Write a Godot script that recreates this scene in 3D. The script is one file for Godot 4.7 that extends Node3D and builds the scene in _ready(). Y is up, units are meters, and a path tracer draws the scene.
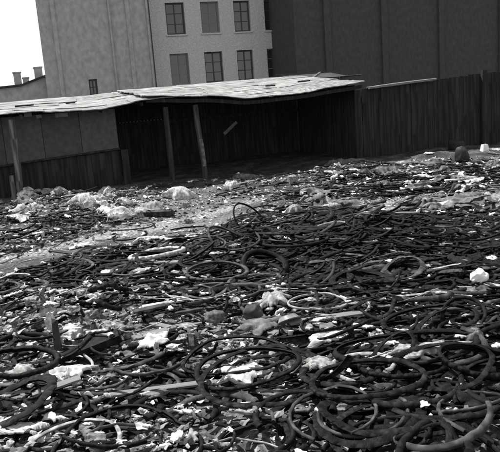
extends Node3D

# ---------- camera of the photograph: lens, pitch, roll; all distances in metres ----------
const CAM_H := 2.4
const FOCAL := 662.0
const PITCH := 11.6
const ROLL := 4.3
const YAW_YARD := 19.03          # the shed line runs away to the right by this angle

# height map of everything lying in the yard, so that what is dropped later rests on what lies below
const HX0 := -12.0
const HZ0 := -25.0
const HC := 0.04
const HNX := 600
const HNZ := 565
var hm := PackedFloat32Array()
var hcap := PackedFloat32Array()     # how high the loose scrap may pile up at each spot
var rng := RandomNumberGenerator.new()
var n_ground := FastNoiseLite.new()
var n_fine := FastNoiseLite.new()
var n_rag := FastNoiseLite.new()
var cam_basis: Basis
var M := {}
var used := {}
var items := []                  # loose scrap that gets its label from the landmarks at the end
var landmarks := []
const COLS := 16
# how thickly tyres and pale scrap lie and how pale the soil is, in squares of the yard as seen from the camera
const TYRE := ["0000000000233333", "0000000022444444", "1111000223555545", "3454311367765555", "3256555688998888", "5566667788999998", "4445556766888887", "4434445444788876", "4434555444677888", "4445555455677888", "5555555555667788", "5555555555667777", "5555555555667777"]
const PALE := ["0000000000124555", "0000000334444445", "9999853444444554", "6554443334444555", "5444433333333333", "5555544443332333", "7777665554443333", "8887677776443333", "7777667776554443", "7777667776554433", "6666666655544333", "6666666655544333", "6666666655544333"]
const SOIL := ["1111111111122222", "1111111111222222", "7766666532222233", "5455777654334454", "5543444422111111", "4433332211111111", "7766554332211122", "9988776666432233", "9988776777543333", "9988777777554433", "7777666666554433", "7777666666554433", "7777666666554433"]  # paleness of the soil colour, set darker along shed and fence
# bare trodden track, as spots of the photograph: along, half width
const TRACK := [[[-20, 262, 7], [60, 248, 7], [110, 235, 8], [150, 228, 9], [215, 212, 7], [262, 198, 3]], [[295, 208, 2], [345, 205, 4], [400, 201, 4], [520, 195, 5]]]

func _ready():
	rng.seed = 4711
	var cam := Camera3D.new(); cam.name = "camera"; add_child(cam)
	cam.position = Vector3(0, CAM_H, 0)
	cam.rotation_degrees = Vector3(-PITCH, 0, -ROLL)
	cam.fov = rad_to_deg(2.0 * atan(226.0 / FOCAL)); cam.near = 0.05; cam.far = 2000.0; cam.current = true
	cam_basis = cam.basis
	var we := WorldEnvironment.new(); we.name = "world_environment"; add_child(we)
	var env := Environment.new(); we.environment = env
	env.background_mode = Environment.BG_SKY
	var sky := Sky.new(); env.sky = sky
	var sm := ProceduralSkyMaterial.new(); sky.sky_material = sm
	sm.sky_top_color = Color(0.55, 0.55, 0.55); sm.sky_horizon_color = Color(0.95, 0.95, 0.95); sm.sky_curve = 0.25
	sm.ground_bottom_color = Color(0.2, 0.2, 0.2); sm.ground_horizon_color = Color(0.6, 0.6, 0.6)
	sm.sun_angle_max = 12.0
	env.tonemap_mode = Environment.TONE_MAPPER_LINEAR
	env.tonemap_exposure = 1.6
	env.sdfgi_enabled = true; env.ssao_enabled = true; env.ssil_enabled = true
	var sun := DirectionalLight3D.new(); sun.name = "sun"; add_child(sun)
	sun.light_energy = 1.6; sun.light_angular_distance = 0.5; sun.light_color = Color(1, 0.995, 0.985); sun.shadow_enabled = true
	sun.look_at_from_position(Vector3(-0.48, 1.0, -0.46) * 50.0, Vector3.ZERO)

	n_ground.seed = 3; n_ground.frequency = 0.22; n_ground.fractal_octaves = 4
	n_fine.seed = 8; n_fine.frequency = 1.7; n_fine.fractal_octaves = 3
	n_rag.seed = 21; n_rag.frequency = 3.2; n_rag.fractal_octaves = 3; n_rag.fractal_type = FastNoiseLite.FRACTAL_RIDGED
	make_materials()
	make_heights()
	make_ground()
	make_far_buildings()
	make_shed()
	make_fence()
	strew(9000, 0.015, 0.06, 0.06, 1.2, [0.05, 0.09, 0.15, 0.22, 0.3, 0.45, 0.55])
	make_scrap()
	make_landmarks_low()
	make_landmarks_high()
	strew(3400, 0.02, 0.085, 0.05, 1.1, [0.03, 0.06, 0.1, 0.16, 0.22, 0.36, 0.6, 0.75])  # flakes on top of the heap, pale tones painting in small glints
	make_litter()
	label_items()

# ---------- small helpers ----------
func numbered(called: String) -> String:
	var k: int = used.get(called, 0)
	used[called] = k + 1
	return called if k == 0 else "%s_%03d" % [called, k]

func tag(o: Node, label: String, category: String, group := "", kind := ""):
	if label: o.set_meta("label", label)
	if category: o.set_meta("category", category)
	if group: o.set_meta("group", group)
	if kind or category: o.set_meta("kind", kind if kind else "thing")
	return o

func thing(called: String, at: Vector3, turn := 0.0) -> Node3D:
	var o := Node3D.new(); o.name = numbered(called); add_child(o)
	o.position = at; o.rotation.y = turn
	return o

func mesh_at(called: String, mesh: Mesh, m: Material, parent: Node = null, at := Vector3.ZERO) -> MeshInstance3D:
	var o := MeshInstance3D.new(); o.mesh = mesh; o.material_override = m; o.position = at
	if parent == null:
		o.name = numbered(called); add_child(o)
	else:
		o.name = called; parent.add_child(o, true)
	return o

func ray_of(px: float, py: float) -> Vector3:
	return (cam_basis * Vector3(px - 250.0, -(py - 226.0), -FOCAL)).normalized()

func on_yard(px: float, py: float) -> Vector3:      # the point of the yard surface that shows at this spot of the photograph
	var d := ray_of(px, py)
	var y := 0.1
	var p := Vector3.ZERO
	for i in 8:
		p = Vector3(0, CAM_H, 0) + d * ((y - CAM_H) / d.y)
		y = lerpf(y, hget(p.x, p.z), 0.6)
	p.y = hget(p.x, p.z)
	return p

func yard_normal() -> Vector3:
	var t := deg_to_rad(YAW_YARD)
	return Vector3(-sin(t), 0, -cos(t))

func yard_along() -> Vector3:
	var t := deg_to_rad(YAW_YARD)
	return Vector3(cos(t), 0, -sin(t))

func on_plane(px: float, py: float, dist: float) -> Vector2:  # (along, height) on the upright plane that far behind, parallel to the shed
	var d := ray_of(px, py)
	var p := Vector3(0, CAM_H, 0) + d * (dist / d.dot(yard_normal()))
	return Vector2(p.dot(yard_along()), p.y)

func base_at(s: float, dist: float) -> Vector3:
	return yard_along() * s + yard_normal() * dist

func to_photo(p: Vector3) -> Vector2:
	var q: Vector3 = cam_basis.inverse() * (p - Vector3(0, CAM_H, 0))
	if q.z > -0.1: return Vector2(-999, -999)
	return Vector2(250.0 + q.x / -q.z * FOCAL, 226.0 - q.y / -q.z * FOCAL)

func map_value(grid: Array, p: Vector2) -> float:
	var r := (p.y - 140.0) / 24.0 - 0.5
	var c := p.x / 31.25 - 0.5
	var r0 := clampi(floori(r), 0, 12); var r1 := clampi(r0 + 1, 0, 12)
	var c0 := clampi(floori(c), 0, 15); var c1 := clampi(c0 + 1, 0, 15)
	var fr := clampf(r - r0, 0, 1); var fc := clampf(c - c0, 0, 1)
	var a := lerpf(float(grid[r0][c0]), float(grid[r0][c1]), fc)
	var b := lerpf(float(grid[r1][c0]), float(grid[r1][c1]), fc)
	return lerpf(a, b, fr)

func on_track(p: Vector2, wider := 1.0) -> float:     # 1 on the middle of the bare track, 0 from its edge on
	var best := 0.0
	for line in TRACK:
		for i in line.size() - 1:
			var a: Array = line[i]; var b: Array = line[i + 1]
			if p.x >= a[0] and p.x < b[0]:
				var t: float = (p.x - a[0]) / float(b[0] - a[0])
				best = maxf(best, 1.0 - absf(p.y - lerpf(a[1], b[1], t)) / (lerpf(a[2], b[2], t) * wider))
	return maxf(best, 0.0)

func grey(v: float) -> Color:
	return Color(v, v, v).linear_to_srgb()

func noise_texture(sd: int, freq: float, lo: float, hi: float, size := 256, octaves := 5, stretch := 1.0, gain := 1.0) -> ImageTexture:
	var n := FastNoiseLite.new(); n.seed = sd; n.frequency = freq; n.fractal_octaves = octaves
	var img := n.get_seamless_image(size, maxi(8, int(size / stretch)))
	img.convert(Image.FORMAT_L8)
	if stretch != 1.0: img.resize(size, size, Image.INTERPOLATE_CUBIC)
	var data := img.get_data()
	for i in data.size():
		var v := clampf((data[i] / 255.0 - 0.5) * gain + 0.5, 0.0, 1.0)
		data[i] = int(255.0 * lerpf(lo, hi, v))
	var out := Image.create_from_data(size, size, false, Image.FORMAT_L8, data)
	out.convert(Image.FORMAT_RGB8)
	return ImageTexture.create_from_image(out)

func mat(called: String, albedo: float, rough: float, tex: Texture2D = null, scale := 1.0, world := true, vertex := false) -> StandardMaterial3D:
	var m := StandardMaterial3D.new()
	m.albedo_color = grey(albedo); m.roughness = rough
	m.cull_mode = BaseMaterial3D.CULL_DISABLED
	if tex:
		m.albedo_texture = tex
		m.uv1_triplanar = true; m.uv1_world_triplanar = world
		m.uv1_scale = Vector3.ONE * scale
	m.vertex_color_use_as_albedo = vertex
	M[called] = m
	return m

func make_materials():
	var t_soil := noise_texture(11, 0.03, 0.45, 1.0, 512, 6, 1.0, 1.6)
	var t_rub := noise_texture(12, 0.02, 0.55, 1.0, 256, 5, 1.0, 1.5)
	var t_dust := noise_texture(13, 0.015, 0.2, 1.0, 256, 5, 1.0, 2.2)
	var t_cloth := noise_texture(14, 0.02, 0.55, 1.0, 512, 6, 1.0, 1.8)
	var t_stain := noise_texture(15, 0.012, 0.55, 1.0, 512, 6, 1.0, 1.8)
	var t_streak := noise_texture(25, 0.03, 0.35, 1.0, 512, 6, 1.0, 1.7)
	var t_wall := noise_texture(26, 0.02, 0.82, 1.0, 512, 7, 1.0, 1.3)
	var t_wood := noise_texture(16, 0.04, 0.45, 1.0, 256, 4, 14.0, 1.6)
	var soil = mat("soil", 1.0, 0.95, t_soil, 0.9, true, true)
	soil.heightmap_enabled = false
	var nb := noise_texture(17, 0.05, 0.0, 1.0, 512, 5)
	var bi: Image = nb.get_image(); bi.bump_map_to_normal_map(6.0)
	soil.normal_enabled = true; soil.normal_texture = ImageTexture.create_from_image(bi); soil.normal_scale = 1.0
	mat("rubber", 0.015, 0.72, t_dust, 2.3)
	mat("rubber_worn", 0.028, 0.78, t_dust, 2.9)
	mat("rubber_dust_and_glint", 0.09, 0.85, t_dust, 1.9)
	mat("rubber_pale", 0.5, 0.85, t_cloth, 1.2)
	mat("rubber_mixed", 1.0, 0.75, t_rub, 1.6, true, true)
	for k in ["rubber", "rubber_worn", "rubber_mixed"]: 
		M[k].metallic_specular = 0.25; M[k].normal_enabled = true; M[k].normal_texture = soil.normal_texture; M[k].normal_scale = 0.5
	mat("cloth_white", 0.7, 0.9, t_cloth, 1.4)
	mat("cloth_pale", 0.42, 0.92, t_cloth, 1.4)
	mat("cloth_grey", 0.2, 0.95, t_stain, 1.1)
	mat("cloth_dark", 0.08, 0.95, t_stain, 1.1)
	mat("paper", 0.82, 0.85, t_cloth, 0.8)
	mat("stone_pale", 0.4, 0.95, t_soil, 1.5)
	mat("stone_grey", 0.2, 0.95, t_soil, 1.5)
	mat("board_pale", 0.55, 0.85, t_wall, 0.9, false)
	M.board_pale.uv1_scale = Vector3(0.3, 3.0, 3.0)
	mat("board_grey", 0.2, 0.9, t_wall, 0.9, false)
	M.board_grey.uv1_scale = Vector3(0.3, 3.0, 3.0)
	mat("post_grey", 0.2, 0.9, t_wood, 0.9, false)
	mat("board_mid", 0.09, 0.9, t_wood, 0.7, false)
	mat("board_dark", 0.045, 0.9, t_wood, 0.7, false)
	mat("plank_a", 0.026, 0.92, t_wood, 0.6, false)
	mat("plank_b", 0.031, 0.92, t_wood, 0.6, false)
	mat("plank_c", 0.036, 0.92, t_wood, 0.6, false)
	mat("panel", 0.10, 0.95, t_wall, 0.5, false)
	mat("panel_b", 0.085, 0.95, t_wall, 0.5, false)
	mat("felt", 0.54, 0.85, t_streak, 1.0, false)
	mat("felt_b", 0.49, 0.85, t_streak, 1.0, false)
	M.felt.uv1_scale = Vector3(0.07, 0.8, 0.7); M.felt_b.uv1_scale = Vector3(0.09, 0.8, 0.9); M.felt_b.uv1_offset = Vector3(0.3, 0.2, 0.4)
	mat("felt_c", 0.43, 0.85, t_streak, 1.0, false)
	M.felt_c.uv1_scale = Vector3(0.2, 0.8, 1.0)
	mat("felt_edge", 0.06, 0.9, t_stain, 0.5)
	mat("plaster_light", 0.72, 0.95, t_wall, 0.8)
	mat("plaster_grey", 0.48, 0.95, t_wall, 0.2)
	M.plaster_grey.uv1_scale = Vector3(0.28, 0.16, 0.28)
	mat("plaster_dark", 0.08, 0.95, t_wall, 0.2)
	M.plaster_dark.uv1_scale = Vector3(0.35, 0.2, 0.35)
	mat("roof_dark", 0.05, 0.9, t_stain, 0.3)
	mat("frame_dark", 0.05, 0.6)
	mat("frame_grey", 0.2, 0.7)
	mat("tin", 0.3, 0.45, t_stain, 1.2)
	mat("tin_dark", 0.022, 0.75, t_stain, 1.2)
	mat("enamel", 0.85, 0.3)
	var gl := StandardMaterial3D.new(); gl.albedo_color = grey(0.035); gl.roughness = 0.08; gl.metallic_specular = 0.6
	M["glass"] = gl
	var chips = mat("chips", 1.0, 0.9, null, 1.0, true, true)
	chips.cull_mode = BaseMaterial3D.CULL_DISABLED

# ---------- yard surface ----------
func mound(x: float, z: float, cx: float, cz: float, rx: float, rz: float, h: float) -> float:
	var q := ((x - cx) / rx) * ((x - cx) / rx) + ((z - cz) / rz) * ((z - cz) / rz)
	return h * exp(-q * 1.6)

func ground_y(x: float, z: float) -> float:
	var fade := clampf((26.0 - absf(z)) / 3.0, 0, 1) * clampf((14.0 - absf(x)) / 3.0, 0, 1)
	var y := n_ground.get_noise_2d(x, z) * 0.16 + n_fine.get_noise_2d(x, z) * 0.03
	y += mound(x, z, -4.6, -15.6, 2.2, 0.7, 0.20)
	y += mound(x, z, -2.6, -16.1, 1.3, 0.6, 0.15)
	y += mound(x, z, 0.2, -16.6, 1.8, 0.7, 0.12)
	y += mound(x, z, 2.4, -17.6, 1.6, 0.9, 0.22)
	y += mound(x, z, 5.8, -19.6, 2.4, 0.9, 0.22)
	y += mound(x, z, 0.7, -9.8, 1.8, 1.3, 0.16)
	y += mound(x, z, -1.2, -7.2, 1.2, 0.8, 0.10)
	return y * fade

func make_heights():
	hm.resize(HNX * HNZ); hcap.resize(HNX * HNZ)
	for j in HNZ:
		for i in HNX:
			var x := HX0 + i * HC; var z := HZ0 + j * HC
			var g := ground_y(x, z)
			hm[j * HNX + i] = g
			hcap[j * HNX + i] = g + 0.13 + 0.10 * n_ground.get_noise_2d(x * 3.0 + 50, z * 3.0)

func hget(x: float, z: float) -> float:
	var i := clampi(int((x - HX0) / HC), 0, HNX - 1)
	var j := clampi(int((z - HZ0) / HC), 0, HNZ - 1)
	return hm[j * HNX + i]

func hstamp(x: float, z: float, r: float, y: float):
	var i0 := int((x - r - HX0) / HC + 0.5); var i1 := int((x + r - HX0) / HC + 0.5)
	var j0 := int((z - r - HZ0) / HC + 0.5); var j1 := int((z + r - HZ0) / HC + 0.5)
	for j in range(maxi(j0, 0), mini(j1, HNZ - 1) + 1):
		for i in range(maxi(i0, 0), mini(i1, HNX - 1) + 1):
			var k := j * HNX + i
			hm[k] = maxf(hm[k], minf(y, hcap[k]))

func make_ground():
	var xs := PackedFloat32Array(); var zs := PackedFloat32Array()
	for v in [-600.0, -200.0, -80.0, -40.0, -25.0, -18.0, -14.0]: xs.append(v)
	var x := -12.0
	while x <= 12.01: xs.append(x); x += 0.1
	for v in [14.0, 18.0, 25.0, 40.0, 80.0, 200.0, 600.0]: xs.append(v)
	for v in [-900.0, -400.0, -150.0, -80.0, -50.0, -36.0, -30.0, -27.0]: zs.append(v)
	var z := -25.5
	while z <= -2.4: zs.append(z); z += 0.1
	for v in [-1.5, 0.0, 5.0, 20.0, 80.0, 300.0]: zs.append(v)
	var vs := PackedVector3Array(); var cs := PackedColorArray(); var ns := PackedVector3Array(); var ix := PackedInt32Array()
	for j in zs.size():
		for i in xs.size():
			var p := Vector3(xs[i], ground_y(xs[i], zs[j]), zs[j])
			vs.append(p)
			var e := 0.05
			ns.append(Vector3(ground_y(p.x - e, p.z) - ground_y(p.x + e, p.z), 2 * e, ground_y(p.x, p.z - e) - ground_y(p.x, p.z + e)).normalized())
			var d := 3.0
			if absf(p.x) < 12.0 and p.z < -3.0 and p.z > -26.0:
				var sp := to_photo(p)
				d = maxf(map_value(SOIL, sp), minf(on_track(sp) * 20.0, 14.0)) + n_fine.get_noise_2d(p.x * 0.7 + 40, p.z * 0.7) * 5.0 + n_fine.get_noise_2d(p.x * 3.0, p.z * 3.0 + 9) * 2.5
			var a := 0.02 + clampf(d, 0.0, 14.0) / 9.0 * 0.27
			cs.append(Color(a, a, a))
	var w := xs.size()
	for j in zs.size() - 1:
		for i in w - 1:
			var a := j * w + i
			for k in [a, a + 1, a + w, a + 1, a + w + 1, a + w]: ix.append(k)
	var arr := []; arr.resize(Mesh.ARRAY_MAX)
	arr[Mesh.ARRAY_VERTEX] = vs; arr[Mesh.ARRAY_NORMAL] = ns; arr[Mesh.ARRAY_COLOR] = cs; arr[Mesh.ARRAY_INDEX] = ix
	var am := ArrayMesh.new(); am.add_surface_from_arrays(Mesh.PRIMITIVE_TRIANGLES, arr)
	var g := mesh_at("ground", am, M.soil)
	tag(g, "bare pale soil of the scrap yard showing between the tyres", "ground", "", "structure")

# ---------- boxes, sheets ----------
func st_new() -> SurfaceTool:
	var st := SurfaceTool.new(); st.begin(Mesh.PRIMITIVE_TRIANGLES); st.set_smooth_group(-1); return st

func quad(st: SurfaceTool, a: Vector3, b: Vector3, c: Vector3, d: Vector3):
	for p in [a, b, c, a, c, d]: st.add_vertex(p)

func hexa(st: SurfaceTool, v: Array):   # 0-3 bottom ring, 4-7 top ring
	quad(st, v[0], v[1], v[2], v[3]); quad(st, v[7], v[6], v[5], v[4])
	for i in 4:
		var j := (i + 1) % 4
		quad(st, v[i], v[i + 4], v[j + 4], v[j])

func box(st: SurfaceTool, lo: Vector3, hi: Vector3):
	hexa(st, [Vector3(lo.x, lo.y, lo.z), Vector3(hi.x, lo.y, lo.z), Vector3(hi.x, lo.y, hi.z), Vector3(lo.x, lo.y, hi.z),
		Vector3(lo.x, hi.y, lo.z), Vector3(hi.x, hi.y, lo.z), Vector3(hi.x, hi.y, hi.z), Vector3(lo.x, hi.y, hi.z)])

func done(st: SurfaceTool) -> ArrayMesh:
	st.generate_normals()
	return st.commit()

func box_mesh(lo: Vector3, hi: Vector3) -> ArrayMesh:
	var st := st_new(); box(st, lo, hi); return done(st)

func bar_mesh(a: Vector3, b: Vector3, w: float, d: float, w2 := -1.0) -> ArrayMesh:   # a squared timber from a to b, a little uneven
	if w2 < 0: w2 = w
	var t := (b - a).normalized()
	var s := t.cross(Vector3(0, 0, 1)).normalized()
	if absf(t.z) > 0.9: s = t.cross(Vector3.UP).normalized()
	var u := s.cross(t).normalized()
	var st := st_new()
	var n := 5
	var rings := []
	for i in n + 1:
		var f := float(i) / n
		var c := a.lerp(b, f) + s * n_fine.get_noise_2d(a.x * 7 + f * 2, a.z * 5) * w * 0.15
		var ww := lerpf(w, w2, f) * (1.0 + 0.12 * n_fine.get_noise_2d(f * 3, a.x * 9))
		var ch := 0.3
		var r := []
		for q in [[-1, -1 + ch], [-1 + ch, -1], [1 - ch, -1], [1, -1 + ch], [1, 1 - ch], [1 - ch, 1], [-1 + ch, 1], [-1, 1 - ch]]:
			r.append(c + s * (q[0] * ww * 0.5) + u * (q[1] * d * 0.5))
		rings.append(r)
	for i in n:
		for k in 8:
			quad(st, rings[i][k], rings[i + 1][k], rings[i + 1][(k + 1) % 8], rings[i][(k + 1) % 8])
	for e in [rings[0], rings[n]]:
		for k in range(1, 7):
			for p in [e[0], e[k], e[k + 1]]: st.add_vertex(p)
	return done(st)

func facade_mesh(width: float, height: float, thick: float, holes: Array, skew := 0.0) -> ArrayMesh:   # wall from x 0..width, y 0..height, front at z = 0, with openings
	var xs := [0.0, width]; var ys := [0.0, height]
	for h in holes:
		for v in [h.position.x, h.end.x]:
			if not xs.has(v): xs.append(v)
		for v in [h.position.y, h.end.y]:
			if not ys.has(v): ys.append(v)
	xs.sort(); ys.sort()
	var st := st_new()
	for i in xs.size() - 1:
		for j in ys.size() - 1:
			var c := Vector2((xs[i] + xs[i + 1]) * 0.5, (ys[j] + ys[j + 1]) * 0.5)
			var open := false
			for h in holes:
				if h.has_point(c): open = true
			if open: continue
			quad(st, Vector3(xs[i], ys[j], 0), Vector3(xs[i], ys[j + 1], 0), Vector3(xs[i + 1], ys[j + 1], 0), Vector3(xs[i + 1], ys[j], 0))
	for h in holes:
		var a: Vector2 = h.position; var b: Vector2 = h.end
		var d := -0.3
		quad(st, Vector3(a.x, a.y, 0), Vector3(b.x, a.y, 0), Vector3(b.x, a.y, d), Vector3(a.x, a.y, d))
		quad(st, Vector3(a.x, b.y, 0), Vector3(b.x, b.y, 0), Vector3(b.x, b.y, d), Vector3(a.x, b.y, d))
		quad(st, Vector3(a.x, a.y, 0), Vector3(a.x, b.y, 0), Vector3(a.x, b.y, d), Vector3(a.x, a.y, d))
		quad(st, Vector3(b.x, a.y, 0), Vector3(b.x, b.y, 0), Vector3(b.x, b.y, d), Vector3(b.x, a.y, d))
	quad(st, Vector3(0, 0, 0), Vector3(0, height, 0), Vector3(skew, height, -thick), Vector3(skew, 0, -thick))
	quad(st, Vector3(width, 0, 0), Vector3(width, height, 0), Vector3(width, height, -thick), Vector3(width, 0, -thick))
	quad(st, Vector3(0, height, 0), Vector3(width, height, 0), Vector3(width, height, -thick), Vector3(skew, height, -thick))
	quad(st, Vector3(skew, 0, -thick), Vector3(skew, height, -thick), Vector3(width, height, -thick), Vector3(width, 0, -thick))
	return done(st)

func add_window(parent: Node3D, r: Rect2, bars: int, frame_m: Material):
	var a := r.position; var b := r.end
	var st := st_new()
	var t := 0.1
	box(st, Vector3(a.x, a.y, -0.29), Vector3(a.x + t, b.y, -0.2)); box(st, Vector3(b.x - t, a.y, -0.29), Vector3(b.x, b.y, -0.2))
	box(st, Vector3(a.x + t, a.y, -0.288), Vector3(b.x - t, a.y + t, -0.202)); box(st, Vector3(a.x + t, b.y - t, -0.288), Vector3(b.x - t, b.y, -0.202))
	var w := MeshInstance3D.new(); w.mesh = done(st); w.material_override = frame_m; w.name = "window"; parent.add_child(w, true)
	mesh_at("sill", box_mesh(Vector3(a.x - 0.08, a.y - 0.1, -0.2), Vector3(b.x + 0.08, a.y - 0.003, 0.1)), M.plaster_light, w)
	mesh_at("mullion", box_mesh(Vector3((a.x + b.x) * 0.5 - 0.04, a.y + t, -0.275), Vector3((a.x + b.x) * 0.5 + 0.04, b.y - t, -0.215)), frame_m, w)
	for i in bars:
		var y := lerpf(a.y, b.y, (i + 1.0) / (bars + 1.0))
		mesh_at("glazing_bar", box_mesh(Vector3(a.x + t, y - 0.025, -0.27), Vector3(b.x - t, y + 0.025, -0.22)), frame_m, w)
	for k in 2:
		var x0 := a.x + t if k == 0 else (a.x + b.x) * 0.5 + 0.04
		var x1 := (a.x + b.x) * 0.5 - 0.04 if k == 0 else b.x - t
		mesh_at("pane", box_mesh(Vector3(x0, a.y + t, -0.255), Vector3(x1, b.y - t, -0.247)), M.glass, w)

func make_far_buildings():
	var turn := deg_to_rad(YAW_YARD)
	# light front with a row of windows
	var D := 45.0
	var s0 := on_plane(156.5, 80, D).x; var s1 := on_plane(296, 76, D).x
	var b := thing("tenement_house", base_at(s0, D), turn)
	tag(b, "pale rough-plastered house front with a row of dark windows above the shed roof", "house")
	var holes := []
	var tops := [[171.5, 190.0], [206.0, 224.0], [238.5, 254.5], [268.5, 283.0]]
	var sill_y := on_plane(215, 82.2, D).y
	for t in tops:
		var xa := on_plane(t[0], 76, D).x - s0; var xb := on_plane(t[1], 76, D).x - s0
		for fl in 5:
			holes.append(Rect2(xa, sill_y + fl * 3.3 if fl < 4 else sill_y - 3.3, xb - xa, 2.05))
	var H := 19.0
	mesh_at("wall", facade_mesh(s1 - s0, H, 9.0, holes), M.plaster_light, b)
	var k := 0
	for h in holes:
		add_window(b, h, 2, M.frame_dark if k % 3 else M.frame_grey); k += 1
	mesh_at("roof", box_mesh(Vector3(-0.2, H, -9.3), Vector3(s1 - s0 + 0.2, H + 0.35, 0.35)), M.roof_dark, b)
	# grey windowless wall with the low gabled wing
	D = 43.0
	s0 = on_plane(45.5, 77, D).x; s1 = on_plane(156.0, 80, D).x - 0.05
	b = thing("tall_house", base_at(s0, D), turn)
	tag(b, "tall plain grey house wall with one small window behind the shed roof", "house")
	var wa := on_plane(88.5, 80, D); var wb := on_plane(96.0, 95, D)
	var hole := Rect2(wa.x - s0, wb.y, 0.52, on_plane(88.5, 79.5, D).y - wb.y)
	mesh_at("wall", facade_mesh(s1 - s0, 18.0, 10.0, [hole], 1.0), M.plaster_grey, b)
	add_window(b, hole, 1, M.frame_dark)
	mesh_at("roof", box_mesh(Vector3(0.9, 18.0, -10.0), Vector3(s1 - s0 - 0.02, 18.3, 0.3)), M.roof_dark, b)
	for q in [117.0, 154.0]:
		var x := on_plane(q, 85, D).x - s0
		var st := SurfaceTool.new()
		var cy := CylinderMesh.new(); cy.top_radius = 0.07; cy.bottom_radius = 0.07; cy.height = 17.0; cy.radial_segments = 8; cy.rings = 1
		mesh_at("downpipe", cy, M.plaster_grey, b, Vector3(x, 8.6, 0.1))
	for q in [62.0, 135.0]:
		var x := on_plane(q, 85, D).x - s0
		mesh_at("wall_rib", box_mesh(Vector3(x - 0.12, 0.0, 0.002), Vector3(x + 0.12, 17.5, 0.10)), M.plaster_grey, b)
	# low gabled wing with chimneys
	D = 44.0
	var sa := on_plane(-30, 95, D).x; var sb := on_plane(47, 80, D).x
	b = thing("gabled_house", base_at(sa, D), turn)
	tag(b, "low grey gabled house with sloping roof edge under the white sky", "house")
	var ya := on_plane(-30, 92, D).y; var y1 := on_plane(21, 86.5, D).y; var y2 := on_plane(46, 76.5, D).y
	var x1 := on_plane(21, 86.5, D).x - sa; var x2 := sb - sa
	var st2 := st_new()
	var prof := [Vector2(0, 0), Vector2(0, ya), Vector2(x1, y1), Vector2(x2, y2), Vector2(x2, 0)]
	for i in range(1, 4):
		for p in [prof[0], prof[i], prof[i + 1]]: st2.add_vertex(Vector3(p.x, p.y, 0))
		for p in [prof[0], prof[i + 1], prof[i]]: st2.add_vertex(Vector3(p.x, p.y, -8))
	for i in 5:
		var p: Vector2 = prof[i]; var q: Vector2 = prof[(i + 1) % 5]
		quad(st2, Vector3(p.x, p.y, 0), Vector3(q.x, q.y, 0), Vector3(q.x, q.y, -8), Vector3(p.x, p.y, -8))
	mesh_at("wall", done(st2), M.plaster_grey, b)
	var rf := st_new()
	for i in [1, 2]:
		var p: Vector2 = prof[i]; var q: Vector2 = prof[i + 1]
		hexa(rf, [Vector3(p.x, p.y + 0.01, 0.25), Vector3(q.x, q.y + 0.01, 0.25), Vector3(q.x, q.y + 0.01, -8.1), Vector3(p.x, p.y + 0.01, -8.1),
			Vector3(p.x, p.y + 0.13, 0.25), Vector3(q.x, q.y + 0.13, 0.25), Vector3(q.x, q.y + 0.13, -8.1), Vector3(p.x, p.y + 0.13, -8.1)])
	var roof := mesh_at("roof", done(rf), M.roof_dark, b)
	for c in [[19.0, 88.5, 6.4, 14.5], [39.5, 81.5, 7.0, 13.0], [27.0, 88.0, 5.0, 9.5]]:
		var pc := on_plane(c[0], c[1], D + 1.5)
		var hw: float = c[2] / FOCAL * 46.5 * 0.5; var hh: float = c[3] / FOCAL * 46.5
		var ch := st_new()
		box(ch, Vector3(pc.x - sa - hw, pc.y - 0.9, -1.9), Vector3(pc.x - sa + hw, pc.y + hh - 0.08, -1.2))
		box(ch, Vector3(pc.x - sa - hw - 0.04, pc.y + hh - 0.08, -1.94), Vector3(pc.x - sa + hw + 0.04, pc.y + hh, -1.16))
		mesh_at("chimney", done(ch), M.plaster_grey, roof)
	# dark building beyond the fence
	D = 41.0
	s0 = on_plane(297, 76, D).x; s1 = on_plane(640, 70, D).x
	b = thing("dark_house", base_at(s0, D), turn)
	tag(b, "dark mottled blank house wall beyond the plank fence", "house")
	mesh_at("wall", facade_mesh(s1 - s0, 17.0, 10.0, []), M.plaster_dark, b)  # one dark base colour with faint mottling
	mesh_at("roof", box_mesh(Vector3(-0.2, 17.0, -10.2), Vector3(s1 - s0 + 0.2, 17.3, 0.3)), M.roof_dark, b)
	for x in [2.1, 6.4, 11.0, 16.2]:
		mesh_at("wall_rib", box_mesh(Vector3(x, 0.0, 0.002), Vector3(x + 0.45, 16.6, 0.18)), M.plaster_dark, b)
	var le := thing("lean_to", base_at(on_plane(297, 78, 33.0).x, 33.0), turn)
	tag(le, "small dark lean-to with a pale roof edge behind the shed end", "shed")
	var la := on_plane(297, 77.5, 33.0); var lb := on_plane(312, 78.5, 33.0); var lc := on_plane(323, 72.5, 33.0)
	mesh_at("wall", box_mesh(Vector3(0, 0, -3.0), Vector3(lc.x - la.x + 1.5, la.y - 0.35, -0.1)), M.plaster_dark, le)
	mesh_at("roof_edge", bar_mesh(Vector3(0, la.y, 0), Vector3(lb.x - la.x, lb.y, 0), 0.12, 0.3), M.stone_grey, le)
	mesh_at("roof_edge", bar_mesh(Vector3(lb.x - la.x, lb.y, 0.0), Vector3(lc.x - la.x, lc.y, -0.4), 0.10, 0.2), M.stone_grey, le)
	var lr := st_new()
	hexa(lr, [Vector3(0, la.y - 0.3, 0), Vector3(3.0, la.y - 0.3, 0), Vector3(3.0, la.y + 0.1, -3), Vector3(0, la.y + 0.1, -3), Vector3(0, la.y - 0.1, 0), Vector3(3.0, la.y - 0.1, 0), Vector3(3.0, la.y + 0.3, -3), Vector3(0, la.y + 0.3, -3)])
	mesh_at("roof", done(lr), M.roof_dark, le)

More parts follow.
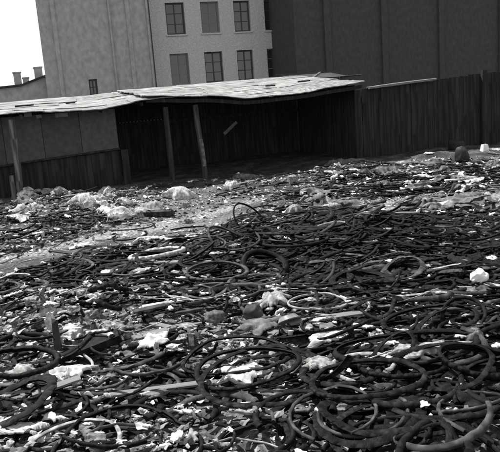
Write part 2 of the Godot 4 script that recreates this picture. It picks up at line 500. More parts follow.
# ---------- shed ----------
func curve_at(pts: Array, s: float) -> float:
	if s <= pts[0][0]: return pts[0][1]
	for i in pts.size() - 1:
		if s <= pts[i + 1][0]:
			var t: float = (s - pts[i][0]) / (pts[i + 1][0] - pts[i][0])
			t = t * t * (3 - 2 * t)
			return lerpf(pts[i][1], pts[i + 1][1], t)
	return pts[-1][1]

func roof_strip_mesh(sa: float, sb: float, fa: float, fb: float, front: Array, back: Array, lift: float, depth: float, sd: int) -> ArrayMesh:
	# a length of felt from sa to sb, from share fa to share fb of the slope
	var st := SurfaceTool.new(); st.begin(Mesh.PRIMITIVE_TRIANGLES)
	var n := 12; var mcount := 3
	var top := []; var bot := []
	for i in n + 1:
		var s := lerpf(sa, sb, float(i) / n)
		var rt := []; var rb := []
		for j in mcount + 1:
			var ff := lerpf(fa, fb, float(j) / mcount)
			var ss := s
			if i == 0 or i == n: ss += n_fine.get_noise_2d(ff * 9.0, sd * 3.0) * 0.12
			if j == 0: ff += n_fine.get_noise_2d(s * 1.6, sd * 7.7) * 0.012
			var y := lerpf(curve_at(front, s), curve_at(back, s), ff) + lift + n_fine.get_noise_2d(s * 0.45, ff * 3 + sd) * 0.022
			rt.append(Vector3(ss, y, -ff * depth + 0.37)); rb.append(Vector3(ss, y - 0.022, -ff * depth + 0.37))
		top.append(rt); bot.append(rb)
	for i in n:
		for j in mcount:
			st.set_smooth_group(0)
			quad(st, top[i][j], top[i][j + 1], top[i + 1][j + 1], top[i + 1][j])
			st.set_smooth_group(1)
			quad(st, bot[i][j], bot[i + 1][j], bot[i + 1][j + 1], bot[i][j + 1])
		st.set_smooth_group(-1)
		quad(st, top[i][0], top[i + 1][0], bot[i + 1][0], bot[i][0])
		quad(st, top[i][mcount], bot[i][mcount], bot[i + 1][mcount], top[i + 1][mcount])
	for j in mcount:
		quad(st, top[0][j], bot[0][j], bot[0][j + 1], top[0][j + 1])
		quad(st, top[n][j], top[n][j + 1], bot[n][j + 1], bot[n][j])
	st.generate_normals()
	return st.commit()

func plank_row(parent: Node3D, s0: float, s1: float, z: float, y0: float, ytop: Callable, w: float, called := "plank", thick := 0.03, mats := ["plank_a", "plank_b", "plank_a", "plank_c"]):
	var s := s0
	var k := 0
	while s < s1 - 0.03:
		var ww := minf(w * rng.randf_range(0.82, 1.15), s1 - s)
		var t: float = ytop.call(s + ww * 0.5) + rng.randf_range(-0.03, 0.02)
		var dz := rng.randf_range(-0.008, 0.012)
		var st := st_new()
		var e := rng.randf_range(-0.006, 0.006)
		var sh := Vector3(rng.randf_range(-9, 9), rng.randf_range(-9, 9), rng.randf_range(-9, 9))
		var v := []
		for y in [y0, t]:
			var ee := e if y == t else 0.0
			for q in [[s, z - thick + dz], [s + ww - 0.004, z - thick + dz], [s + ww - 0.004, z + dz], [s, z + dz]]:
				v.append(Vector3(q[0] + ee, y, q[1]) - sh)
		hexa(st, v)
		mesh_at(called, done(st), M[mats[rng.randi() % mats.size()]], parent, sh)
		s += ww; k += 1

func make_shed():
	var turn := deg_to_rad(YAW_YARD)
	var D := 18.4
	var sh := thing("shed", base_at(0, D), turn)
	tag(sh, "long low open shed of dark planks under pale sagging felt roof", "shed")
	var frontL := [[-2.2, 2.28], [0.0, 2.26], [2.3, 2.205], [3.6, 2.345], [4.7, 2.37]]
	var backL := [[-2.2, 2.54], [0.0, 2.55], [4.6, 2.63]]
	var frontR := [[3.5, 2.415], [5.2, 2.30], [6.5, 2.14], [8.05, 2.18], [9.3, 2.27], [10.25, 2.35]]
	var backR := [[3.5, 2.655], [6.0, 2.67], [10.25, 2.73]]
	var cuts := [0.0, 0.13, 0.34, 0.55, 0.77, 1.0]
	for side in 2:
		var fr: Array = frontL if side == 0 else frontR
		var bk: Array = backL if side == 0 else backR
		var r0 := -2.2 if side == 0 else 3.55
		var r1 := 4.6 if side == 0 else 10.25
		for i in 5:
			var sa := r0
			var piece := 0
			while sa < r1 - 0.3:
				var sb := minf(sa + rng.randf_range(1.3, 2.6), r1)
				if r1 - sb < 0.7: sb = r1
				var lift := (0.03 if side else -0.004) + i * 0.006 + (piece % 2) * 0.014 + rng.randf_range(0.0, 0.006)
				mesh_at("roof_sheet", roof_strip_mesh(sa, minf(sb + 0.06, r1), cuts[i], cuts[i + 1] + (0.03 if i < 4 else 0.0), fr, bk, lift, 5.2, i * 7 + piece + side * 40), M[["felt", "felt_b", "felt", "felt_c"][rng.randi() % 4]], sh)
				sa = sb; piece += 1
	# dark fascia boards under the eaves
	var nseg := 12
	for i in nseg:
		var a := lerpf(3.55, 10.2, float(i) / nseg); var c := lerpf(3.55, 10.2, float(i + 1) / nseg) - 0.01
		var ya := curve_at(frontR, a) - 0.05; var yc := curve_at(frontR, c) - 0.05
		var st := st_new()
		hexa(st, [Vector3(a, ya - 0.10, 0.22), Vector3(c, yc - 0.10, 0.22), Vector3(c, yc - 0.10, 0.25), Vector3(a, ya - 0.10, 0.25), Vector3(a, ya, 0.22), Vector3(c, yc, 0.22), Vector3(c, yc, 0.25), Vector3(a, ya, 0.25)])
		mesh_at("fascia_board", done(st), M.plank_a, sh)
	# rafters
	var s := -1.8
	while s < 10.1:
		var fr := frontL if s < 4.0 else frontR
		var bk := backL if s < 4.0 else backR
		mesh_at("rafter", bar_mesh(Vector3(s, curve_at(fr, s) - 0.10, 0.15), Vector3(s, curve_at(bk, s) - 0.12, -4.75), 0.08, 0.1), M.board_dark, sh)
		s += 1.05
	# posts
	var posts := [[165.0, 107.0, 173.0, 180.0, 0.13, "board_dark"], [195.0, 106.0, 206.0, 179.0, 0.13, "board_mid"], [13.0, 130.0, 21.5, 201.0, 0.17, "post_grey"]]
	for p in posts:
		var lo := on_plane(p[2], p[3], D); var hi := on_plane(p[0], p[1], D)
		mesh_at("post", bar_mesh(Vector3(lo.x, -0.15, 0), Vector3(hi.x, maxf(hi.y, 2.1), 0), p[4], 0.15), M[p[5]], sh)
	var pl := on_plane(203.5, 166.0, D); var ph := on_plane(199.5, 139.0, D)
	mesh_at("pale_strip", bar_mesh(Vector3(pl.x + 0.02, pl.y, 0.085), Vector3(ph.x + 0.02, ph.y, 0.085), 0.10, 0.02), M.cloth_grey, sh)  # pale strip set on the front of the post
	# back wall and end wall of upright planks
	var xa := -2.2; var xb := on_plane(119.5, 150, D + 0.5).x
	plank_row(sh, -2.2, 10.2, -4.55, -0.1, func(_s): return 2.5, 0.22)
	mesh_at("added_light_stop", box_mesh(Vector3(-2.2, -0.1, -4.70), Vector3(10.2, 2.45, -4.62)), M.plank_a, sh)  # added backing that stops light coming through the plank gaps
	mesh_at("added_light_stop", box_mesh(Vector3(xa, 0.9, -0.62), Vector3(xb, 2.15, -0.56)), M.plank_a, sh)  # added backing behind the bay, closes its gaps to light
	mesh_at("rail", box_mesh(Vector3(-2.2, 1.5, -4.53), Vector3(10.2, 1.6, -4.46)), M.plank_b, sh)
	var kx0 := on_plane(121, 131, D + 4.4); var kx1 := on_plane(162, 127, D + 4.4)
	for i in 13:
		var f := i / 12.0
		mesh_at("pale_dot", box_mesh(Vector3(lerpf(kx0.x, kx1.x, f) - 0.02, 1.585 + 0.02, -4.46), Vector3(lerpf(kx0.x, kx1.x, f) + 0.02, 1.585 + 0.06, -4.40)), M.board_grey, sh)  # row of small pale blocks along the rail
	var ew := Node3D.new(); ew.name = "end_wall"; ew.position = Vector3(10.14, 0, 0); ew.rotation.y = PI / 2; sh.add_child(ew, true)
	plank_row(ew, 0.1, 4.5, 0.0, -0.1, func(q): return 2.28 + 0.06 * q, 0.22)
	# closed front bay: upper board panels and dark planks below
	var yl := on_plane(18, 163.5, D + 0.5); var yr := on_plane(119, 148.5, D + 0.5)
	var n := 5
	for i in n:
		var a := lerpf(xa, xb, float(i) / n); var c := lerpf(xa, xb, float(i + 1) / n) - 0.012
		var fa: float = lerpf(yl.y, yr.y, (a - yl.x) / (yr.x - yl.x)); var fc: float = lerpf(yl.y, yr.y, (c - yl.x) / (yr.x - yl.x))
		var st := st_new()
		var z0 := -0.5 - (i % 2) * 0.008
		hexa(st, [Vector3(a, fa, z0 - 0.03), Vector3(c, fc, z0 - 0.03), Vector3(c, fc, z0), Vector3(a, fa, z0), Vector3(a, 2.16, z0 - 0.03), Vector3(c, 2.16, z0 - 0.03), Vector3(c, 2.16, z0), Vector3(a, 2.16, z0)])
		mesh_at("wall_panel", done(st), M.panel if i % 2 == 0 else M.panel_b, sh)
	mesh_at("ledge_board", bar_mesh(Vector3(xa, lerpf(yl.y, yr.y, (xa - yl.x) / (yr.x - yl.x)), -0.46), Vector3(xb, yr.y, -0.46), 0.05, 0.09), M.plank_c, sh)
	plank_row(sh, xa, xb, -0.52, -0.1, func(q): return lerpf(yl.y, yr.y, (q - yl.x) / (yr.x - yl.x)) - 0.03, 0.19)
	var ba := on_plane(121.5, 150, D + 0.3); var bb := on_plane(128, 183, D + 0.3)
	mesh_at("door_board", box_mesh(Vector3(ba.x, -0.05, -0.42), Vector3(ba.x + 0.19, ba.y, -0.37)), M.plank_c, sh)
	# short patches hanging under the eaves
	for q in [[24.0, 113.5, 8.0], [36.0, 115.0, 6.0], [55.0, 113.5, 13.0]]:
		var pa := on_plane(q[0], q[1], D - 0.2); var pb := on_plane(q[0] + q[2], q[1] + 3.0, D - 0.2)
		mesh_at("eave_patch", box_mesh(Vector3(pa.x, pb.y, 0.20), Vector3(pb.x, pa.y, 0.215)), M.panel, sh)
	# leaning stake beside the bay
	var k0 := on_plane(11.5, 176, D - 0.1); var k1 := on_plane(14.5, 203, D - 0.1)
	var stake := mesh_at("stake", bar_mesh(Vector3.ZERO + Vector3(0, -0.15, 0), Vector3(k0.x - k1.x, k0.y, -0.12), 0.12, 0.1), M.post_grey, null, base_at(k1.x, D - 0.1))
	stake.rotation.y = turn
	tag(stake, "short grey stake leaning beside the first shed post", "stake")
	# loose board leaning inside
	var g0 := on_plane(224, 134, D + 1.0); var g1 := on_plane(237, 122, D + 1.0)
	mesh_at("brace", bar_mesh(Vector3(g0.x, g0.y, -1.0), Vector3(g1.x, g1.y, -1.05), 0.09, 0.04), M.panel, sh)
	# things lying on the roof
	for r in [[350.0, 81.5, 0.7], [303.0, 82.0, 0.4], [270.0, 90.5, 0.3], [70.0, 104.0, 0.25], [24.0, 104.5, 0.5]]:
		var dd := 20.0
		var q := on_plane(r[0], r[1], dd)
		var fr := frontL if q.x < 4.0 else frontR
		var bk := backL if q.x < 4.0 else backR
		var ff := clampf((dd - D + 0.37) / 5.2, 0, 1)
		var y := lerpf(curve_at(fr, q.x), curve_at(bk, q.x), ff) + (0.03 if q.x < 4.0 else 0.075)
		var o := mesh_at("loose_board", bar_mesh(Vector3(-r[2] * 0.5, 0.03, 0), Vector3(r[2] * 0.5, 0.035, 0.1), 0.05, 0.09), M.board_dark, null, base_at(q.x, dd) + Vector3(0, y, 0))
		o.rotation.y = turn + rng.randf_range(-0.3, 0.3)
		items.append({"o": o, "cls": "dark board lying on the pale felt roof", "cat": "board", "group": "boards lying on the shed roof", "roof": r[0]})

func make_fence():
	var turn := deg_to_rad(YAW_YARD)
	var D := 18.9
	var s0 := 10.35; var s1 := 20.0
	var f := thing("plank_fence", base_at(s0, D), turn)
	tag(f, "tall dark fence of upright planks beyond the end of the shed", "fence")
	var tops := [[0.0, 2.17], [2.6, 2.24], [3.8, 2.33], [5.5, 2.40], [9.5, 2.50]]
	plank_row(f, 0.0, s1 - s0, 0.0, -0.1, func(q): return curve_at(tops, q), 0.2)
	mesh_at("added_light_stop", box_mesh(Vector3(0, -0.1, -0.2), Vector3(s1 - s0, 2.1, -0.13)), M.plank_a, f)  # added backing that keeps light out of the fence gaps
	mesh_at("rail", box_mesh(Vector3(0, 0.5, -0.12), Vector3(s1 - s0, 0.6, -0.05)), M.plank_a, f)
	mesh_at("rail", box_mesh(Vector3(0, 1.9, -0.12), Vector3(s1 - s0, 2.0, -0.05)), M.plank_a, f)
	var c0 := on_plane(368.5, 88.0, D - 0.05); var c1 := on_plane(396, 84.2, D - 0.05); var c2 := on_plane(435, 79.3, D - 0.05)
	mesh_at("coping_board", bar_mesh(Vector3(c0.x - s0, c0.y, 0.03), Vector3(c1.x - s0, c1.y, 0.03), 0.08, 0.22, 0.09), M.board_grey, f)
	mesh_at("coping_board", bar_mesh(Vector3(c1.x - s0 + 0.02, c1.y, 0.03), Vector3(c2.x - s0, c2.y, 0.03), 0.09, 0.22, 0.07), M.board_grey, f)
	var pp := on_plane(484, 76, D - 0.1)
	mesh_at("post", bar_mesh(Vector3(pp.x - s0, -0.2, 0.1), Vector3(pp.x - s0, 2.46, 0.1), 0.2, 0.16), M.plank_c, f)
	mesh_at("batten", box_mesh(Vector3(on_plane(380, 90, D).x - s0, 1.75, 0.02), Vector3(on_plane(382, 90, D).x - s0, 2.2, 0.045)), M.plank_c, f)

# ---------- sweeps: tyres, strips, hoops ----------
func profile_tyre(w: float, d: float) -> Array:   # a C-shaped carcass: (outward, upward)
	return [Vector2(-d, -0.55 * w), Vector2(-0.25 * d, -w), Vector2(0.55 * d, -0.85 * w), Vector2(d, -0.3 * w), Vector2(d, 0.3 * w), Vector2(0.55 * d, 0.85 * w), Vector2(-0.25 * d, w), Vector2(-d, 0.55 * w),
		Vector2(-0.8 * d, 0.42 * w), Vector2(0.25 * d, 0.6 * w), Vector2(0.55 * d, 0.0), Vector2(0.25 * d, -0.6 * w), Vector2(-0.8 * d, -0.42 * w)]

func profile_round(r: float, n := 7) -> Array:
	var a := []
	for i in n: a.append(Vector2(cos(-TAU * i / n), sin(TAU * i / n)) * r)
	return a

func profile_flat(w: float, d: float) -> Array:
	var a := []
	for p in profile_round(1.0, 6): a.append(Vector2(p.x * d, p.y * w))
	return a

func profile_band(w: float, t: float) -> Array:   # a cut tread, slightly cupped
	return [Vector2(-w, -t * 1.8), Vector2(-w * 0.5, -t * 0.2), Vector2(w * 0.5, -t * 0.2), Vector2(w, -t * 1.8), Vector2(w, -t * 0.6), Vector2(w * 0.5, t * 1.2), Vector2(-w * 0.5, t * 1.2), Vector2(-w, -t * 0.6)]

func sweep(pts: PackedVector3Array, outs: PackedVector3Array, prof: Array, twist: PackedFloat32Array, closed: bool, into = null, tint := Color.WHITE, knob := 0.0):
	var uneven := rng.randf() * 50.0
	var n := pts.size(); var m := prof.size()
	var pn := []
	var cen := Vector2.ZERO
	for j in m:
		var e: Vector2 = prof[(j + 1) % m] - prof[(j + m - 1) % m]
		pn.append(Vector2(e.y, -e.x).normalized())
	var vs := PackedVector3Array(); var ns := PackedVector3Array(); var cs := PackedColorArray(); var ix := PackedInt32Array()
	var off := 0
	if into != null: off = into.v.size()
	for i in n:
		var a := pts[(i + n - 1) % n] if (closed or i > 0) else pts[i]
		var b := pts[(i + 1) % n] if (closed or i < n - 1) else pts[i]
		var t := (b - a).normalized()
		var o := outs[i]
		o = (o - t * o.dot(t)).normalized()
		var u := t.cross(o).normalized()
		if u.y < 0: u = -u
		var c := cos(twist[i]); var s := sin(twist[i])
		var o2 := o * c + u * s; var u2 := u * c - o * s
		var fat := 1.0 + 0.22 * n_fine.get_noise_2d(pts[i].x * 1.5 + uneven, pts[i].z * 1.5)
		for j in m:
			var p: Vector2 = prof[j]; var q: Vector2 = pn[j]
			if knob > 0.0 and j >= 2 and j <= 5:       # tread blocks
				p *= 1.0 - (knob if i % 4 < 2 else 0.0)
				ns.append((o2 * q.x + u2 * q.y + t * (0.8 if (i % 4 == 1) else (-0.8 if i % 4 == 2 else 0.0))).normalized())
			else:
				ns.append(o2 * q.x + u2 * q.y)
			vs.append(pts[i] + (o2 * p.x + u2 * p.y) * fat)
			cs.append(tint)
	var last := n if closed else n - 1
	for i in last:
		var i2 := (i + 1) % n
		for j in m:
			var j2 := (j + 1) % m
			var a := off + i * m + j; var b := off + i * m + j2; var c := off + i2 * m + j; var d := off + i2 * m + j2
			ix.append(a); ix.append(c); ix.append(b); ix.append(b); ix.append(c); ix.append(d)
	if not closed:
		for e in [0, n - 1]:
			for j in range(1, m - 1):
				ix.append(off + e * m); ix.append(off + e * m + j); ix.append(off + e * m + j + 1)
	if into != null:
		into.v.append_array(vs); into.n.append_array(ns); into.c.append_array(cs); into.i.append_array(ix)
		return null
	var arr := []; arr.resize(Mesh.ARRAY_MAX)
	arr[Mesh.ARRAY_VERTEX] = vs; arr[Mesh.ARRAY_NORMAL] = ns; arr[Mesh.ARRAY_INDEX] = ix
	var am := ArrayMesh.new(); am.add_surface_from_arrays(Mesh.PRIMITIVE_TRIANGLES, arr)
	return am

func joined(into: Dictionary) -> ArrayMesh:
	var arr := []; arr.resize(Mesh.ARRAY_MAX)
	arr[Mesh.ARRAY_VERTEX] = into.v; arr[Mesh.ARRAY_NORMAL] = into.n; arr[Mesh.ARRAY_COLOR] = into.c; arr[Mesh.ARRAY_INDEX] = into.i
	var am := ArrayMesh.new(); am.add_surface_from_arrays(Mesh.PRIMITIVE_TRIANGLES, arr)
	return am

func basket() -> Dictionary:
	return {"v": PackedVector3Array(), "n": PackedVector3Array(), "c": PackedColorArray(), "i": PackedInt32Array()}

func settle(p2: PackedVector2Array, hw: float, half: float, closed: bool, passes := 3, reach_ := 4) -> PackedFloat32Array:
	var reach := reach_ if p2.size() < 60 else reach_ * 2
	# height of the middle line so that the whole length rests on what lies below, sagging a little between
	var n := p2.size()
	var h := PackedFloat32Array(); h.resize(n)
	for i in n:
		var a := p2[(i + n - 1) % n] if (closed or i > 0) else p2[i]
		var b := p2[(i + 1) % n] if (closed or i < n - 1) else p2[i]
		var t := (b - a).normalized(); var o := Vector2(t.y, -t.x) * hw
		h[i] = maxf(hget(p2[i].x, p2[i].y), maxf(hget(p2[i].x + o.x, p2[i].y + o.y), hget(p2[i].x - o.x, p2[i].y - o.y)))
	var y := h.duplicate()
	for k in passes:
		var z := y.duplicate()
		for i in n:
			var sum := 0.0; var cnt := 0
			for q in range(-reach, reach + 1):
				var ii := i + q
				if closed: ii = (ii + n) % n
				elif ii < 0 or ii >= n: continue
				sum += y[ii]; cnt += 1
			z[i] = maxf(h[i], sum / cnt)
		y = z
	for i in n: y[i] += half
	return y

func press(p2: PackedVector2Array, y: PackedFloat32Array, hw: float, half: float, closed: bool):
	var n := p2.size()
	var last := n if closed else n - 1
	for i in last:
		var j := (i + 1) % n
		var steps := maxi(1, int(p2[i].distance_to(p2[j]) / 0.04))
		for k in steps:
			var f := float(k) / steps
			var q := p2[i].lerp(p2[j], f)
			hstamp(q.x, q.y, hw, lerpf(y[i], y[j], f) + half * 0.8)

func ring_path(c: Vector2, R: float, oval: float, turn: float, wob: float, n: int, ph: float) -> Array:
	var p := PackedVector2Array(); var o := PackedVector2Array()
	for i in n:
		var a := TAU * i / n
		var r := R * (1.0 + wob * sin(2 * a + ph) * 0.5 + wob * sin(3 * a + ph * 2.3) * 0.6)
		var v := Vector2(cos(a) * r, sin(a) * r * oval).rotated(turn)
		p.append(c + v)
	for i in n:
		var t := (p[(i + 1) % n] - p[(i + n - 1) % n]).normalized()
		o.append(Vector2(t.y, -t.x))
	return [p, o]

func tyre(c: Vector2, R: float, w: float, d: float, oval: float, turn: float, n: int, prof: Array, into = null, tint := Color.WHITE, wob := 0.06, prop := 0.0, prop_at := 0.0, raise := 0.0, knob := 0.0):
	var ph := rng.randf() * TAU
	var pp := ring_path(c, R, oval, turn, wob, n, ph)
	var y := settle(pp[0], d, w, true, 5, 6)
	var tw := PackedFloat32Array(); var ta := rng.randf_range(0.0, 0.45); var tb := rng.randf_range(0, 0.3)
	var pts := PackedVector3Array(); var outs := PackedVector3Array()
	var mid := 0.0
	for i in n:
		var a := TAU * i / n
		tw.append(ta * sin(a + ph) + tb * sin(2 * a + ph * 3))
		y[i] += raise + prop * pow(maxf(0.0, 0.5 + 0.5 * cos(a - prop_at)), 1.3)
		mid = minf(mid, y[i]) if i else y[i]
	mid -= w
	for i in n:
		pts.append(Vector3(pp[0][i].x - (0.0 if into != null else c.x), y[i] - (0.0 if into != null else mid), pp[0][i].y - (0.0 if into != null else c.y)))
		outs.append(Vector3(pp[1][i].x, 0, pp[1][i].y))
	var mesh = sweep(pts, outs, prof, tw, true, into, tint, knob)
	press(pp[0], y, d, w, true)
	return [mesh, Vector3(c.x, mid, c.y)]

func strip(c: Vector2, length: float, bend: float, turn: float, prof: Array, hw: float, half: float, lift: float, n: int, into = null, tint := Color.WHITE):
	var p2 := PackedVector2Array()
	var a := turn - bend * 0.5
	var q := Vector2.ZERO
	var wig := rng.randf_range(-0.5, 0.5)
	for i in n:
		p2.append(q)
		a += bend / (n - 1) + wig * cos(TAU * i / n) / n * 2.0
		q += Vector2(cos(a), sin(a)) * length / (n - 1)
	var cen := Vector2.ZERO
	for v in p2: cen += v
	cen /= n
	for i in n: p2[i] += c - cen
	var y := settle(p2, hw, half, false, 4, 4)
	var tw := PackedFloat32Array(); var ta := rng.randf_range(-0.6, 0.6); var tb := rng.randf_range(-0.8, 0.8)
	var pts := PackedVector3Array(); var outs := PackedVector3Array()
	var low := 1e9
	for i in n:
		var f := float(i) / (n - 1)
		y[i] += lift * f * f
		tw.append(ta + tb * f)
		low = minf(low, y[i])
	low -= half
	for i in n:
		var aa := p2[maxi(i - 1, 0)]; var bb := p2[mini(i + 1, n - 1)]
		var t := (bb - aa).normalized()
		outs.append(Vector3(t.y, 0, -t.x))
		if into != null: pts.append(Vector3(p2[i].x, y[i], p2[i].y))
		else: pts.append(Vector3(p2[i].x - c.x, y[i] - low, p2[i].y - c.y))
	var mesh = sweep(pts, outs, prof, tw, false, into, tint)
	press(p2, y, hw, half, false)
	return [mesh, Vector3(c.x, low, c.y)]

# ---------- rags, papers, lumps ----------
func rag(c: Vector2, rx: float, rz: float, turn: float, crumple: float, corners: int, dome := 0.0, sd := 0, sharp := 0.4, tightness := 0.5, n := 13) -> Array:
	# a crumpled sheet with an uneven outline, laid over whatever lies below
	var cr := []
	for k in corners: cr.append(rng.randf_range(0.6, 1.0))
	var fold := rng.randf() * TAU; var fo := Vector2(cos(fold), sin(fold))
	var low := 1e9
	var base := []; var edge := []
	for j in n:
		var row := []; var er := []
		for i in n:
			var u := 2.0 * i / (n - 1) - 1.0; var v := 2.0 * j / (n - 1) - 1.0
			var d := Vector2(u * sqrt(1.0 - v * v * 0.5), v * sqrt(1.0 - u * u * 0.5))
			var f := d.length()
			var ang := fposmod(d.angle() / TAU, 1.0) * corners
			var k := int(ang) % corners; var t := ang - int(ang)
			var r: float = lerpf(cr[k], cr[(k + 1) % corners], t) * (1.0 - sharp * sin(PI * t)) * (1.0 + 0.25 * n_fine.get_noise_2d(ang * 1.7, sd * 3.1))
			r = lerpf(0.8, r, f)
			var q := Vector2(d.x * rx * r, d.y * rz * r).rotated(turn) + c
			var y := maxf(hget(q.x, q.y), maxf(hget(q.x + 0.04, q.y), hget(q.x - 0.04, q.y)))
			row.append(Vector3(q.x, y, q.y)); er.append(f); low = minf(low, y)
		base.append(row); edge.append(er)
	for pass_ in 2:                       # a cloth spans small gaps
		for j in range(1, n - 1):
			for i in range(1, n - 1):
				var av: float = (base[j - 1][i].y + base[j + 1][i].y + base[j][i - 1].y + base[j][i + 1].y) * 0.25
				base[j][i].y = maxf(base[j][i].y, lerpf(base[j][i].y, av, tightness))
	var st := SurfaceTool.new(); st.begin(Mesh.PRIMITIVE_TRIANGLES)
	var top := []; var bot := []
	for j in n:
		var rt := []; var rb := []
		for i in n:
			var p: Vector3 = base[j][i]; var f: float = edge[j][i]
			var along := p.x * fo.x + p.z * fo.y; var across := -p.x * fo.y + p.z * fo.x
			var fold_h := absf(n_fine.get_noise_2d(along * 2.2 + sd, across * 0.7)) * 1.4 + 0.3 * n_rag.get_noise_2d(along * 1.6 + sd, across * 1.2)
			var hgt := 0.012 + crumple * 0.5 * (0.4 + fold_h + 0.22 * n_fine.get_noise_2d(p.x * 6.0 + sd, p.z * 6.0)) * (1.0 - 0.4 * f * f) + dome * pow(maxf(0.0, cos(f * PI * 0.5)), 0.6)
			rt.append(Vector3(p.x - c.x, p.y + hgt - low, p.z - c.y))
			rb.append(Vector3(p.x - c.x, p.y + hgt - low - 0.01, p.z - c.y))
			hstamp(p.x, p.z, 0.04, p.y + hgt)
		top.append(rt); bot.append(rb)
	st.set_smooth_group(-1 if sd % 3 == 0 else 0)
	for j in n - 1:
		for i in n - 1: quad(st, top[j][i], top[j][i + 1], top[j + 1][i + 1], top[j + 1][i])
	st.set_smooth_group(1)
	for j in n - 1:
		for i in n - 1: quad(st, bot[j][i], bot[j + 1][i], bot[j + 1][i + 1], bot[j][i + 1])
	st.set_smooth_group(-1)
	for i in n - 1:
		quad(st, top[0][i], bot[0][i], bot[0][i + 1], top[0][i + 1])
		quad(st, top[n - 1][i], top[n - 1][i + 1], bot[n - 1][i + 1], bot[n - 1][i])
		quad(st, top[i][0], top[i + 1][0], bot[i + 1][0], bot[i][0])
		quad(st, top[i][n - 1], bot[i][n - 1], bot[i + 1][n - 1], top[i + 1][n - 1])
	st.generate_normals()
	return [st.commit(), Vector3(c.x, low, c.y)]

func lump_mesh(sd: int, flat := 0.7, rough := 0.3, fine := false) -> ArrayMesh:
	var sp := SphereMesh.new(); sp.radius = 1.0; sp.height = 2.0; sp.radial_segments = 32 if fine else 12; sp.rings = 18 if fine else 7
	var arr := sp.get_mesh_arrays()
	var vs: PackedVector3Array = arr[Mesh.ARRAY_VERTEX]; var ix: PackedInt32Array = arr[Mesh.ARRAY_INDEX]
	var st := st_new()
	if fine: st.set_smooth_group(0)
	for i in ix:
		var v := vs[i]
		var q := v * 0.45 + Vector3(sd * 7.3, 0, 0)
		v *= 1.0 + rough * 2.2 * n_fine.get_noise_3d(q.x, q.y, q.z)
		v.y *= flat
		if v.y < -0.35 * flat: v.y = -0.35 * flat
		st.add_vertex(v)
	return done(st)

func scrap(o: Node3D, cls: String, cat: String, group: String):
	items.append({"o": o, "cls": cls, "cat": cat, "group": group})

func mark(o: Node3D, name_: String):
	landmarks.append({"p": o.position, "n": name_})

# ---------- singled-out things ----------
func cloth_at(px: float, py: float, wpx: float, depth: float, m: String, label: String, short: String, called := "cloth", cat := "cloth", crumple := 0.06, dome := 0.0, turn := 0.3, corners := 5) -> Node3D:
	var p := on_yard(px, py)
	var half := wpx / FOCAL * p.distance_to(Vector3(0, CAM_H, 0)) * 0.5
	var r := rag(Vector2(p.x, p.z), half * 1.2, depth, turn, crumple * 0.7, corners, dome * (0.5 if py > 230 else 1.0), int(px), 0.38, 0.3, 25)
	var o := mesh_at(called, r[0], M[m], null, r[1])
	tag(o, label, cat); mark(o, short)
	return o

